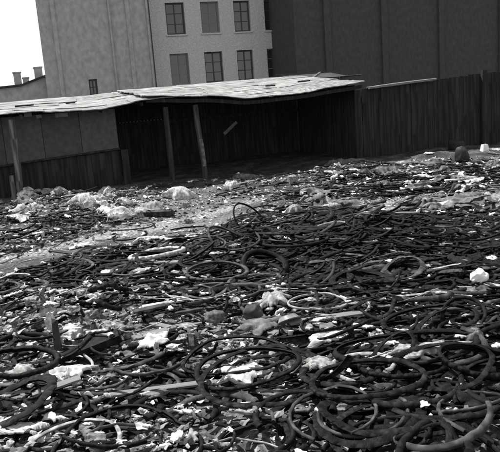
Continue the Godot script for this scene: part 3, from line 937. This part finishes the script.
func make_landmarks_low():
	cloth_at(181, 197, 36, 0.34, "cloth_white", "white cloth draped over a low mound before the pale-striped shed post", "white draped mound", "draped_cloth", "cloth", 0.03, 0.22, 0.1, 7)
	cloth_at(231, 189, 20, 0.28, "cloth_white", "crumpled white cloth lying beyond the pale dirt track", "crumpled white cloth by the track", "crumpled_cloth", "cloth", 0.16, 0.12)
	cloth_at(244, 179, 30, 0.24, "cloth_grey", "long grey sack lying in the shed's shadow edge", "long grey sack", "sack", "sack", 0.06, 0.12, 0.05, 8)
	cloth_at(160, 241, 84, 0.16, "paper", "long white paper strip along the near edge of the dirt track", "long white paper strip", "paper_strip", "paper", 0.05, 0.02, 0.03, 6)
	cloth_at(78, 248, 34, 0.13, "paper", "torn white paper at the dirt track beside dark tyres", "torn white track paper", "torn_paper", "paper", 0.05, 0.02, 0.05, 6)
	cloth_at(45, 195, 60, 0.4, "cloth_pale", "heap of pale rags against the planked shed bay", "pale rag heap", "rag_heap", "rags", 0.2, 0.08, 0.0, 8)
	cloth_at(88, 201, 44, 0.33, "cloth_white", "bright crumpled rags beside the low rag heap", "bright crumpled rags", "crumpled_rags", "rags", 0.2, 0.10, 0.2, 7)
	cloth_at(20, 218, 36, 0.35, "cloth_white", "spread white rag beside the rag heap at the yard edge", "spread white rag", "spread_rag", "rag", 0.1, 0.02, 0.1, 6)
	cloth_at(262, 333, 62, 0.38, "cloth_grey", "grey creased tarpaulin under the dark rounded bundle", "grey creased tarpaulin", "tarpaulin", "tarpaulin", 0.1, 0.03, -0.1, 7)
	cloth_at(243, 374, 74, 0.32, "paper", "white folded sheet framed by a large arched tyre", "white folded sheet", "folded_sheet", "sheet", 0.07, 0.05, 0.1, 5)
	cloth_at(424, 353, 88, 0.2, "cloth_pale", "pale torn tarpaulin inside the biggest oval tyre", "pale torn tarpaulin", "torn_tarpaulin", "tarpaulin", 0.12, 0.04, -0.08, 6)
	cloth_at(72, 334, 32, 0.2, "paper", "bright white paper sheet beside a dark slab", "bright paper sheet", "paper_sheet", "paper", 0.03, 0.02, -0.35, 4)
	cloth_at(274, 303, 30, 0.3, "cloth_pale", "pale shredded rags beside the dark rounded bundle", "pale shredded rags", "shredded_rags", "rags", 0.16, 0.06, 0.8, 8)
	cloth_at(326, 340, 50, 0.17, "paper", "white torn wrapping beside the grey round pan", "white torn wrapping", "torn_wrapping", "paper", 0.09, 0.03, -0.3, 5)
	cloth_at(365, 331, 36, 0.13, "paper", "narrow white newspaper lying among thick black tyres", "narrow white newspaper", "newspaper", "paper", 0.04, 0.02, 0.05, 5)
	cloth_at(318, 369, 40, 0.2, "cloth_pale", "knotted pale cloth below the torn wrapping", "knotted pale cloth", "knotted_cloth", "cloth", 0.13, 0.06, -0.5, 7)
	cloth_at(22, 374, 32, 0.3, "cloth_pale", "pale sacking spread inside a large black tyre", "pale sacking", "sacking", "sacking", 0.06, 0.02, 0.0, 6)
	cloth_at(70, 376, 56, 0.22, "paper", "crumpled long white sheets at the pale sacking's side", "crumpled long sheets", "crumpled_sheets", "paper", 0.12, 0.05, -0.1, 6)
	cloth_at(152, 345, 36, 0.24, "paper", "curled white paper arched over a dark hollow", "curled white paper", "curled_paper", "paper", 0.09, 0.03, 0.2, 6)
	cloth_at(425, 164, 50, 0.45, "cloth_grey", "grey flattened sheet at the foot of the plank fence", "grey flattened sheet", "flattened_sheet", "sheet", 0.06, 0.04, 0.1, 6)
	cloth_at(460, 202, 56, 0.42, "cloth_grey", "flat grey canvas on the far pale ground", "flat grey canvas", "canvas", "canvas", 0.06, 0.0, 0.05, 5)
	cloth_at(294, 217, 22, 0.24, "cloth_pale", "small pale sack sitting on the dark tyre heap", "small pale sack", "small_sack", "sack", 0.06, 0.16, 0.3, 7)
	cloth_at(340, 165, 40, 0.5, "cloth_grey", "grey ragged heap at the shed's far corner", "grey ragged heap", "ragged_heap", "rags", 0.3, 0.06, 0.1, 8)
	cloth_at(385, 172, 46, 0.35, "cloth_grey", "grey crushed bundle before the fence", "grey crushed bundle", "crushed_bundle", "rags", 0.2, 0.03, -0.1, 7)

func block_at(px: float, py: float, w: float, h: float, d: float, m: String, turn: float, called: String, label: String, cat: String, short: String, tilt := 0.0):
	var p := on_yard(px, py)
	var st := st_new()
	var c := 0.12 * minf(h, minf(w, d))
	var v := []
	for y in [0.0, h]:
		for q in [[-1, -1], [1, -1], [1, 1], [-1, 1]]:
			v.append(Vector3(q[0] * (w * 0.5 - (c if y > 0 else 0.0)) * rng.randf_range(0.93, 1.05), y * rng.randf_range(0.9, 1.08) - 0.02, q[1] * (d * 0.5 - (c if y > 0 else 0.0)) * rng.randf_range(0.9, 1.08)))
	hexa(st, v)
	var o := mesh_at(called, done(st), M[m], null, p)
	o.rotation = Vector3(0, turn, tilt)
	tag(o, label, cat); mark(o, short)
	for i in 5:
		var f := (i / 4.0 - 0.5) * w
		hstamp(p.x + cos(turn) * f, p.z - sin(turn) * f, d * 0.45, p.y + h + sin(tilt) * f)
	return o

func lathe(prof: Array, n := 24) -> ArrayMesh:   # (radius, height) outline turned about the upright axis
	var st := SurfaceTool.new(); st.begin(Mesh.PRIMITIVE_TRIANGLES)
	for j in prof.size() - 1:
		st.set_smooth_group(-1 if prof[j].distance_to(prof[j + 1]) < 0.03 else j)
		for i in n:
			var a := TAU * i / n; var b := TAU * (i + 1) / n
			var p: Vector2 = prof[j]; var q: Vector2 = prof[j + 1]
			quad(st, Vector3(cos(a) * p.x, p.y, sin(a) * p.x), Vector3(cos(a) * q.x, q.y, sin(a) * q.x), Vector3(cos(b) * q.x, q.y, sin(b) * q.x), Vector3(cos(b) * p.x, p.y, sin(b) * p.x))
	st.generate_normals()
	return st.commit()

func rigid_ring(px: float, py: float, R: float, w: float, d: float, tilt: Vector3, m: String, called: String, label: String, cat: String, short: String, oval := 1.0, sink := 0.05, arc := TAU):
	var p := on_yard(px, py)
	var n := 48
	var pts := PackedVector3Array(); var outs := PackedVector3Array(); var tw := PackedFloat32Array()
	var bs := Basis.from_euler(tilt * PI / 180.0)
	var low := 1e9
	for i in n:
		var a := arc * i / (n if arc >= TAU else n - 1)
		var v := bs * Vector3(cos(a) * R, 0.02 * sin(2 * a), sin(a) * R * oval)
		pts.append(v); outs.append(bs * Vector3(cos(a), 0, sin(a))); tw.append(0.15 * sin(a + 1.0)); low = minf(low, v.y)
	for i in n: pts[i].y -= low - w + sink
	var mesh = sweep(pts, outs, profile_tyre(w, d), tw, arc >= TAU)
	var o := mesh_at(called, mesh, M[m], null, p)
	tag(o, label, cat)
	if short: mark(o, short)
	return o

func flat_ring(px: float, py: float, R: float, w: float, d: float, oval: float, turn: float, m: String, called: String, label: String, cat: String, short: String, prof = null, prop := 0.0, prop_at := 0.0, wob := 0.03):
	var p := on_yard(px, py)
	var pr: Array = profile_tyre(w, d) if prof == null else prof
	var r: Array = tyre(Vector2(p.x, p.z), R, w, d, oval, turn, 96, pr, null, Color.WHITE, wob, prop * 0.6, prop_at, 0.025, 0.16 if prof == null else 0.0)
	var o := mesh_at(called, r[0], M[m], null, r[1])
	tag(o, label, cat)
	if short: mark(o, short)
	return o

func make_landmarks_high():
	block_at(293, 184, 0.24, 0.22, 0.2, "stone_pale", 0.3, "pale_block", "pale squared block on the dark rubble beyond the tyres", "block", "pale squared block", 0.1)
	block_at(436, 174.5, 0.95, 0.06, 0.26, "board_pale", 0.02, "pale_plank", "longer bright plank lying on the far heap", "plank", "longer bright plank")
	block_at(454, 180, 0.42, 0.05, 0.16, "board_pale", 0.02, "short_plank", "shorter bright plank just below the longer one", "plank", "shorter bright plank")
	block_at(350, 184, 0.8, 0.05, 0.1, "board_pale", 0.75, "slanting_board", "bright board lying aslant on the far rubble", "board", "bright slanting board", 0.2)
	block_at(484.5, 151, 0.2, 0.24, 0.2, "enamel", 0.2, "white_box", "small white box against the plank fence", "box", "small white box")
	block_at(147, 215, 1.1, 0.1, 0.28, "board_dark", -0.1, "dark_trough", "long dark wooden trough behind the dirt track", "trough", "long dark trough")
	block_at(58, 347, 0.07, 0.3, 0.07, "board_dark", 0.2, "short_stump", "short dark upright stump beside the bright paper sheet", "stump", "short dark stump")
	block_at(90, 348, 0.62, 0.07, 0.22, "rubber", 0.35, "dark_slab", "dark sloping slab between pale scraps", "slab", "dark sloping slab", 0.2)
	# dark basket and dark round drum on the far heap
	var p := on_yard(462, 161)
	var o := mesh_at("dark_sack", lump_mesh(36, 1.0, 0.1, true), M.cloth_dark, null, p + Vector3(0, 0.12, 0)); o.scale = Vector3(0.2, 0.3, 0.2)
	o.material_override = M.tin_dark
	tag(o, "dark slumped sack standing on the far heap", "sack"); mark(o, "dark slumped sack")
	p = on_yard(456, 150)
	o = mesh_at("dark_drum", lathe([Vector2(0.0, 0.0), Vector2(0.22, 0.0), Vector2(0.25, 0.06), Vector2(0.25, 0.24), Vector2(0.22, 0.3), Vector2(0.2, 0.28), Vector2(0.0, 0.27)]), M.tin_dark, null, p)
	tag(o, "dark round drum before the fence behind the dark slumped sack", "drum"); mark(o, "dark round drum")
	# pale pan, dented pot, white basin, tin
	p = on_yard(288, 329)
	o = mesh_at("round_pan", lathe([Vector2(0.0, 0.0), Vector2(0.085, 0.0), Vector2(0.11, 0.04), Vector2(0.118, 0.042), Vector2(0.11, 0.05), Vector2(0.088, 0.012), Vector2(0.0, 0.01)]), M.tin, null, p + Vector3(0, 0.08, 0))
	o.rotation_degrees = Vector3(152, 0, -14); o.position.y += 0.05
	tag(o, "grey round pan lying upturned on the rags", "pan"); mark(o, "grey round pan")
	p = on_yard(253, 318)
	o = mesh_at("dark_bundle", lump_mesh(23, 0.9, 0.16, true), M.cloth_dark, null, p + Vector3(0, 0.05, 0)); o.scale = Vector3(0.1, 0.11, 0.1)
	tag(o, "dark rounded bundle standing among pale rags", "bundle"); mark(o, "dark rounded bundle")
	p = on_yard(479, 290)
	var lm := lump_mesh(5, 0.85, 0.2, true)
	o = mesh_at("white_stone", lm, M.enamel, null, p + Vector3(0, 0.14, 0)); o.scale = Vector3(0.088, 0.105, 0.08)
	o.material_override = M.enamel
	tag(o, "large white rounded stone on the tyres by the frame edge", "stone"); mark(o, "large white stone")
	p = on_yard(215, 322)
	o = mesh_at("grey_stone", lump_mesh(9, 0.8, 0.2, true), M.stone_grey, null, p + Vector3(0, 0.04, 0)); o.scale = Vector3(0.1, 0.1, 0.09)
	tag(o, "grey round stone half buried beside the shredded rags", "stone"); mark(o, "grey round stone")
	p = on_yard(475, 342)
	o = mesh_at("pale_stone", lump_mesh(14, 0.9, 0.2, true), M.stone_grey, null, p + Vector3(0, 0.03, 0)); o.scale = Vector3(0.06, 0.08, 0.06)
	tag(o, "small grey stone at the end of the biggest oval tyre", "stone"); mark(o, "small grey stone")
	# rings and arcs that can be picked out
	flat_ring(202, 251, 0.34, 0.015, 0.015, 0.85, 0.0, "rubber_dust_and_glint", "slim_bicycle_tyre", "thin dusty tyre lying flat below the end of the white strip", "tyre", "thin dusty ring", null, 0.14, -1.57)
	flat_ring(157, 259, 0.39, 0.035, 0.03, 0.5, -0.06, "cloth_white", "sun_painted_tyre", "pale wide-open tyre whitened as if in full sun below the white paper strip", "tyre", "pale wide-open tyre", null, 0.05, 1.0)  # white colour stands in for the sun highlight on this tyre
	flat_ring(217, 280, 0.38, 0.022, 0.024, 0.75, 0.0, "rubber_dust_and_glint", "dusty_bicycle_tyre", "grey dusty tyre lying on the dark heap beside the thin dusty ring", "tyre", "grey dusty tyre", null, 0.16, -1.4)
	flat_ring(317, 308, 0.30, 0.012, 0.012, 0.85, 0.25, "rubber_pale", "wire_hoop", "thin pale wire hoop lying above the grey round pan", "hoop", "thin pale hoop", profile_round(0.012), 0.08, 2.2)
	flat_ring(408, 355, 0.56, 0.016, 0.026, 0.52, -0.06, "rubber", "oval_tyre", "biggest oval black tyre lying round the pale torn tarpaulin", "tyre", "biggest oval tyre", null, 0.10, -1.57, 0.09)
	flat_ring(246, 378, 0.43, 0.015, 0.022, 0.7, 0.05, "rubber", "arched_tyre", "large black tyre arched over the white folded sheet", "tyre", "large arched tyre", null, 0.16, -1.57, 0.09)
	flat_ring(238, 366, 0.5, 0.013, 0.02, 0.62, 0.12, "rubber_worn", "outer_tyre", "wide black tyre lying round the arched one", "tyre", "", null, 0.12, -1.4, 0.14)
	flat_ring(16, 372, 0.38, 0.026, 0.028, 0.8, 0.0, "rubber", "black_tyre", "thick black tyre round the pale sacking", "tyre", "", null, 0.05, -1.57)
	flat_ring(430, 330, 0.42, 0.016, 0.024, 0.6, 0.1, "rubber", "far_oval_tyre", "second biggest black oval tyre just beyond the torn tarpaulin", "tyre", "", null, 0.08, -1.57)
	flat_ring(368, 385, 0.42, 0.016, 0.024, 0.6, -0.1, "rubber_worn", "low_oval_tyre", "black oval tyre below the torn tarpaulin's near end", "tyre", "", null, 0.06, -1.57)
	rigid_ring(249, 223, 0.33, 0.014, 0.016, Vector3(52, 50, 0), "rubber", "leaning_tyre", "thin black tyre standing half upright on the dirt track's end", "tyre", "half upright tyre", 1.0, 0.2)
	rigid_ring(228, 246, 0.33, 0.015, 0.016, Vector3(40, 60, 0), "rubber_dust_and_glint", "tilted_tyre", "thin grey tyre tilted up beside the half upright one", "tyre", "tilted grey tyre", 1.0, 0.16)
	rigid_ring(463, 322, 0.19, 0.016, 0.016, Vector3(40, -40, 0), "rubber_worn", "propped_bicycle_tyre", "small dark tyre propped up near the small grey stone", "tyre", "propped dark tyre", 1.0, 0.08)
	rigid_ring(265, 272, 0.28, 0.045, 0.04, Vector3(28, 20, 0), "rubber", "propped_thick_tyre", "thick black tyre propped beside the grey dusty tyre", "tyre", "thick propped tyre", 1.0, 0.10)
	# curved pale stick and boot-like bent tin
	var q := on_yard(158, 251)
	var r: Array = strip(Vector2(q.x, q.z), 0.42, 0.5, -0.9, profile_round(0.013), 0.015, 0.013, 0.05, 14)
	o = mesh_at("curved_stick", r[0], M.cloth_pale, null, r[1]); tag(o, "pale curved stick across the wide-open tyre", "stick")
	q = on_yard(102, 338)
	r = strip(Vector2(q.x, q.z), 0.38, 1.9, 0.5, profile_band(0.035, 0.01), 0.035, 0.02, 0.03, 16)
	o = mesh_at("bent_strip", r[0], M.cloth_white, null, r[1]); tag(o, "bright bent tin strip hooked round the dark sloping slab", "strip"); mark(o, "bright bent strip")

# ---------- the mass of scrap ----------
func spot(grid: Array, zn: float, zf: float, floor_ := 0.0, power := 1.5):
	# a spot of the yard, drawn with the thickness of this kind of scrap there; evenly over the ground
	for tries in 400:
		var z := -lerpf(zn, zf, rng.randf())
		var x := rng.randf_range(-1.0, 1.0) * (absf(z) * 0.42 + 0.5)
		if absf(x) > 11.5: continue
		var q := Vector3(x, 0.1, z)
		if q.dot(yard_normal()) > 18.2: continue
		var p := to_photo(q)
		if p.x < -25 or p.x > 525 or p.y > 500: continue
		var v := map_value(grid, p)
		if on_track(p, 1.9 if grid == TYRE else 1.0) > 0.0: v = minf(v, 0.4)
		if p.y < 140: v = float(grid[0][clampi(int(p.x / 31.25), 0, 15)])
		if rng.randf() < pow(v / 9.0, power) + floor_: return Vector2(x, z)
	return Vector2(0, -9)

func rubber_tint() -> Color:
	var v: float = [0.01, 0.014, 0.018, 0.02, 0.03, 0.07, 0.14][rng.randi() % 7]  # palest tone paints glint streaks into the rubber
	return Color(v, v, v)

func pick(a: Array):
	return a[rng.randi() % a.size()]

func one_rag(c: Vector2, rx: float, ratio: float, crumple: float, dome: float, i: int, whiteness: float):
	var white := rng.randf()
	var m := "cloth_grey"
	if white < whiteness * 0.45: m = "paper"
	elif white < whiteness * 0.75: m = "cloth_white"
	elif white < whiteness * 1.1: m = "cloth_pale"
	var r := rag(c, rx, rx * ratio, rng.randf_range(-0.45, 0.45), crumple, rng.randi_range(4, 8), dome, i, rng.randf_range(0.1, 0.45), 0.35)
	var kind: String = {"paper": "white paper scrap", "cloth_white": "whitish rag", "cloth_pale": "pale rag", "cloth_grey": "grey rag scrap"}[m]
	var o := mesh_at({"paper": "paper_scrap", "cloth_white": "rag", "cloth_pale": "rag", "cloth_grey": "grey_rag"}[m], r[0], M[m], null, r[1])  # grey pieces are rags like the others, told apart by tone
	var size := "small" if rx < 0.11 else ("middling" if rx < 0.18 else "large")
	scrap(o, size + " " + kind, {"paper": "paper", "cloth_white": "rag", "cloth_pale": "rag", "cloth_grey": "sacking"}[m], {"paper": "paper scraps", "cloth_white": "rags", "cloth_pale": "rags", "cloth_grey": "grey rags"}[m] + " among the tyres")

func pale_scraps(count: int, zn: float, zf: float, top: bool):
	for i in count:
		var c: Vector2 = spot(PALE, zn, zf, 0.0, 1.6)
		var big := rng.randf()
		var rx := lerpf(0.045, 0.2, big * big * big) * (0.7 + 0.4 * absf(c.y) / 10.0)
		one_rag(c, rx, rng.randf_range(0.35, 0.9), rng.randf_range(0.015, 0.07), 0.0, i, 0.75 if to_photo(Vector3(c.x, 0.1, c.y)).x < 320.0 else 0.4)

func drop_tyre(kind: int, c: Vector2, n: int, into = null):
	var R: float; var w: float; var d: float
	var oval := 1.0 if rng.randf() < 0.45 else rng.randf_range(0.35, 0.85)
	if kind == 0: R = rng.randf_range(0.22, 0.34); w = rng.randf_range(0.012, 0.018); d = w * rng.randf_range(0.8, 1.1)
	elif kind == 1: R = rng.randf_range(0.24, 0.36); w = rng.randf_range(0.020, 0.030); d = w * rng.randf_range(0.7, 1.0)
	else: R = rng.randf_range(0.38, 0.52); w = rng.randf_range(0.014, 0.022); d = w * rng.randf_range(0.8, 1.2)
	if rng.randf() < 0.85:               # pressed flat: low and broad
		d = w * rng.randf_range(1.1, 1.6); w *= rng.randf_range(0.3, 0.55)
	var prop := rng.randf_range(0.04, 0.16) if rng.randf() < 0.25 else 0.0
	var turn := rng.randf_range(-0.7, 0.7)
	if into != null:
		tyre(c, R, w, d, oval, turn, n, profile_flat(w, d), into, rubber_tint(), rng.randf_range(0.02, 0.12), prop, rng.randf() * TAU)
		return
	var near := c.length() < 8.5
	var r: Array = tyre(c, R, w, d, oval, turn, (100 if kind == 0 else 84) if near else n, profile_tyre(w, d), null, Color.WHITE, rng.randf_range(0.03, 0.16), prop, rng.randf() * TAU, 0.0, (0.14 if kind == 0 else 0.2) if near else 0.0)
	var dust := rng.randf()
	var m := "rubber" if dust < 0.55 else ("rubber_worn" if dust < 0.88 else "rubber_dust_and_glint")
	var o := mesh_at(["bicycle_tyre", "thick_tyre", "large_tyre"][kind], r[0], M[m], null, r[1])
	var cls: String = ["thin", "thick", "wide"][kind] + " " + ("round" if oval > 0.75 else "oval") + " " + ("dusty" if m == "rubber_dust_and_glint" else "black") + " tyre"
	scrap(o, cls, "tyre", "loose " + ["bicycle tyres", "thick tyres", "large tyres"][kind] + " heaped in the yard")

func drop_strip(c: Vector2, n: int, into = null):
	var L := rng.randf_range(0.25, 1.0); var bend := rng.randf_range(0.3, 2.6) * (1 if rng.randf() < 0.5 else -1)
	if rng.randf() < 0.35:               # most of a burst tyre
		bend = signf(bend) * rng.randf_range(3.0, 5.2); L = rng.randf_range(0.24, 0.36) * absf(bend)
	var hw := rng.randf_range(0.011, 0.03); var flat := rng.randf() < 0.85
	var prof := profile_band(hw, 0.008) if flat else profile_round(hw * 0.6, 6)
	var half := 0.014 if flat else hw * 0.6
	var turn := rng.randf_range(-0.6, 0.6)
	var lift := rng.randf_range(0.04, 0.18) if rng.randf() < 0.2 else 0.0
	if into != null:
		strip(c, L, bend, turn, prof, hw, half, lift, n, into, rubber_tint())
		return
	var r: Array = strip(c, L, bend, turn, prof, hw, half, lift, n)
	var dust := rng.randf()
	var m := "rubber" if dust < 0.45 else ("rubber_worn" if dust < 0.7 else ("rubber_dust_and_glint" if dust < 0.92 else "rubber_pale"))  # extra dusty and pale strips also paint in elongated glints
	var o := mesh_at("tyre_strip" if flat else "rubber_hose", r[0], M[m], null, r[1])
	var tone: String = {"rubber": "black", "rubber_worn": "black", "rubber_dust_and_glint": "dusty", "rubber_pale": "pale"}[m]
	var cls: String = ("long " if L > 0.8 else "short ") + tone + (" cut tyre strip" if flat else " bent rubber hose")
	scrap(o, cls, "strip" if flat else "hose", "cut " + ("tyre strips" if flat else "rubber hoses") + " among the tyres")

func make_scrap():
	# stones and rubble under everything
	var lumps := []
	for i in 6: lumps.append(lump_mesh(i, rng.randf_range(0.5, 0.8), 0.3))
	for i in 70:
		var c: Vector2 = spot(PALE, 6.0, 18.0, 0.02)
		var s := rng.randf_range(0.05, 0.13)
		var o := mesh_at("stone", lumps[i % 6], M.stone_pale if rng.randf() < 0.5 else M.stone_grey, null, Vector3(c.x, hget(c.x, c.y) + s * 0.2, c.y))
		o.scale = Vector3(s, s, s * rng.randf_range(0.7, 1.0)); o.rotation.y = rng.randf() * TAU
		hstamp(c.x, c.y, s * 0.6, o.position.y + s * 0.4)
		scrap(o, ("large " if s > 0.09 else "small ") + ("pale" if o.material_override == M.stone_pale else "grey") + " stone", "stone", "stones in the yard")
	pale_scraps(110, 4.0, 18.0, false)
	# under layer that nobody could count
	var under := basket()
	for i in 330: drop_tyre([0, 0, 1, 2][i % 4], spot(TYRE, 9.0, 18.0, 0.0, 2.2), 26, under)
	for i in 620: drop_strip(spot(TYRE, 7.0, 18.5, 0.02, 2.0), 12, under)
	for i in 30: drop_tyre([0, 1][i % 2], spot(TYRE, 4.0, 9.0, 0.0, 2.2), 28, under)
	var u := mesh_at("scrap_rubber", joined(under), M.rubber_mixed)
	tag(u, "tangled black mass of old rubber scrap covering the far yard", "rubber scrap", "", "stuff")
	pale_scraps(60, 4.0, 18.0, false)
	for i in 100: drop_tyre(0, spot(TYRE, 3.3, 11.0, 0.0, 2.0), 44)
	for i in 170: drop_strip(spot(TYRE, 3.3, 10.0, 0.0, 1.5), 20)
	for i in 45: drop_tyre(1, spot(TYRE, 3.3, 10.5, 0.0, 2.0), 44)
	pale_scraps(150, 4.0, 13.0, true)
	for i in 40: drop_tyre(2, spot(TYRE, 3.9, 13.0, 0.0, 1.8), 52)
	for i in 120: drop_tyre(0, spot(TYRE, 4.5, 16.0, 0.0, 2.0), 40)
	for i in 190: drop_strip(spot(TYRE, 3.9, 16.0, 0.03, 1.5), 18)
	for i in 40:
		var c: Vector2 = spot(PALE, 5.0, 18.0, 0.02)
		var L := rng.randf_range(0.25, 0.9)
		var o := mesh_at("board_scrap", bar_mesh(Vector3(-L * 0.5, 0.0, 0), Vector3(L * 0.5, rng.randf_range(-0.03, 0.06), 0), 0.025, rng.randf_range(0.05, 0.12)), M.board_pale if rng.randf() < 0.3 else (M.board_grey if rng.randf() < 0.6 else M.board_dark), null, Vector3(c.x, hget(c.x, c.y) + 0.015, c.y))
		o.rotation.y = rng.randf_range(-0.7, 0.7)
		var tone := "pale" if o.material_override == M.board_pale else ("grey" if o.material_override == M.board_grey else "dark")
		scrap(o, ("long " if L > 0.6 else "short ") + tone + " wooden slat", "slat", "broken slats among the scrap")
	pale_scraps(245, 4.0, 13.0, true)
	for i in 95:
		var c5 := on_yard(rng.randf_range(235, 500), 205.0 + 150.0 * pow(rng.randf(), 1.3))
		one_rag(Vector2(c5.x, c5.z), rng.randf_range(0.05, 0.16), rng.randf_range(0.3, 0.8), 0.04, 0.0, 400 + i, 0.8)
	for i in 75: drop_strip(spot(TYRE, 3.3, 12.0, 0.03, 1.0), 20)
	for i in 36: drop_tyre(0, spot(TYRE, 3.9, 11.0, 0.0, 1.0), 44)
	for i in 34:
		var cw: Vector2 = spot(PALE, 4.0, 13.0, 0.05, 1.0)
		var rw := rng.randf_range(0.004, 0.008)
		var wr: Array = strip(cw, rng.randf_range(0.4, 1.3), rng.randf_range(-2.4, 2.4), rng.randf_range(-0.8, 0.8), profile_round(rw, 5), 0.01, rw, rng.randf_range(0.0, 0.12), 18)
		var wo := mesh_at("bent_wire", wr[0], M.tin if i % 3 else M.rubber_pale, null, wr[1])
		scrap(wo, "thin grey bent wire" if i % 3 else "thin pale bent wire", "wire", "bent wires among the scrap")
	# the rag heap along the planked bay and the flattened rubbish along the fence
	for i in 56:
		var c3 := on_yard(rng.randf_range(4, 150), rng.randf_range(194, 220) - (4 if i % 3 else 0))
		one_rag(Vector2(c3.x, c3.z), rng.randf_range(0.12, 0.34), rng.randf_range(0.4, 0.8), 0.17, rng.randf_range(0.0, 0.07), i, 0.7)
	for i in 80:
		var px := rng.randf_range(300, 500)
		var c4 := on_yard(px, rng.randf_range(lerpf(174, 148, (px - 300) / 200.0), 212))
		if c4.dot(yard_normal()) > 18.5: c4 += yard_normal() * (18.4 - c4.dot(yard_normal()))
		one_rag(Vector2(c4.x, c4.z), rng.randf_range(0.12, 0.42), rng.randf_range(0.35, 0.7), 0.07, rng.randf_range(0.0, 0.05), 200 + i, 0.22)

var chips_at := []
func strew(n: int, lo: float, hi: float, floor_: float, power: float, tones: Array):
	for i in n:
		var c: Vector2 = spot(PALE, 3.3, 19.0, floor_, power)
		var s := rng.randf_range(lo, hi) * (0.6 + absf(c.y) / 16.0)
		var b := Basis.from_euler(Vector3(rng.randf_range(-0.35, 0.35), rng.randf() * TAU, rng.randf_range(-0.35, 0.35))) * Basis.from_scale(Vector3(s * rng.randf_range(0.8, 2.2), s, s))
		chips_at.append([Transform3D(b, Vector3(c.x, hget(c.x, c.y) + 0.004, c.y)), tones[rng.randi() % tones.size()]])

func make_litter():
	var st := st_new()
	var rim := []; var low := []
	for k in 9:
		var a := TAU * k / 9.0
		var r: float = [0.5, 0.38, 0.55, 0.3, 0.48, 0.52, 0.36, 0.55, 0.42][k]
		var y := 0.16 * sin(a * 2.0 + 0.6) + 0.08 * sin(a * 3.0)
		rim.append(Vector3(cos(a) * r, y + 0.06, sin(a) * r)); low.append(Vector3(cos(a) * r * 0.96, y - 0.02, sin(a) * r * 0.96))
	for k in 9:
		var j := (k + 1) % 9
		for p in [Vector3(0.03, 0.14, 0.02), rim[k], rim[j]]: st.add_vertex(p)
		for p in [Vector3(0.03, 0.05, 0.02), low[j], low[k]]: st.add_vertex(p)
		quad(st, rim[k], low[k], low[j], rim[j])
	var mm := MultiMesh.new(); mm.transform_format = MultiMesh.TRANSFORM_3D; mm.use_colors = true; mm.mesh = done(st)
	mm.instance_count = chips_at.size()
	for i in chips_at.size():
		mm.set_instance_transform(i, chips_at[i][0])
		var v: float = chips_at[i][1]
		mm.set_instance_color(i, Color(v, v, v))
	var o := MultiMeshInstance3D.new(); o.multimesh = mm; o.material_override = M.chips; o.name = numbered("litter"); add_child(o)
	tag(o, "fine pale litter of chips and shreds, some coloured as glints, strewn over the yard", "litter", "", "stuff")

func ordinal(k: int) -> String:
	var a := ["first", "second", "third", "fourth", "fifth", "sixth", "seventh", "eighth", "ninth", "tenth", "eleventh", "twelfth", "thirteenth", "fourteenth", "fifteenth", "sixteenth", "seventeenth", "eighteenth", "nineteenth"]
	if k < a.size(): return a[k]
	var tens := ["twenty", "thirty", "forty", "fifty", "sixty", "seventy"]
	var t := (k + 1) / 10 - 2; var u := (k + 1) % 10
	return tens[t] + ("-" + a[u - 1] if u else "th")

func label_items():
	var heaps := {}
	var roof := []
	for it in items:
		if it.has("roof"):
			roof.append(it); continue
		var best = null; var bd := 1e9
		for l in landmarks:
			var d: float = Vector2(l.p.x - it.o.position.x, l.p.z - it.o.position.z).length()
			if d < bd: bd = d; best = l
		it["d"] = bd
		var key: String = it.cls + "|" + best.n
		if not heaps.has(key): heaps[key] = []
		heaps[key].append(it)
	for key in heaps:
		var lst: Array = heaps[key]
		lst.sort_custom(func(a, b): return a.d < b.d)
		var parts: PackedStringArray = key.split("|")
		for k in lst.size():
			var text := ("%s, %s from the %s" % [parts[0], ordinal(k), parts[1]]) if lst.size() > 1 else ("%s lying near the %s" % [parts[0], parts[1]])
			tag(lst[k].o, text, lst[k].cat, lst[k].group)
	roof.sort_custom(func(a, b): return a.roof > b.roof)
	for k in roof.size():
		tag(roof[k].o, "%s, %s from the fence end" % [roof[k].cls, ordinal(k)], roof[k].cat, roof[k].group)
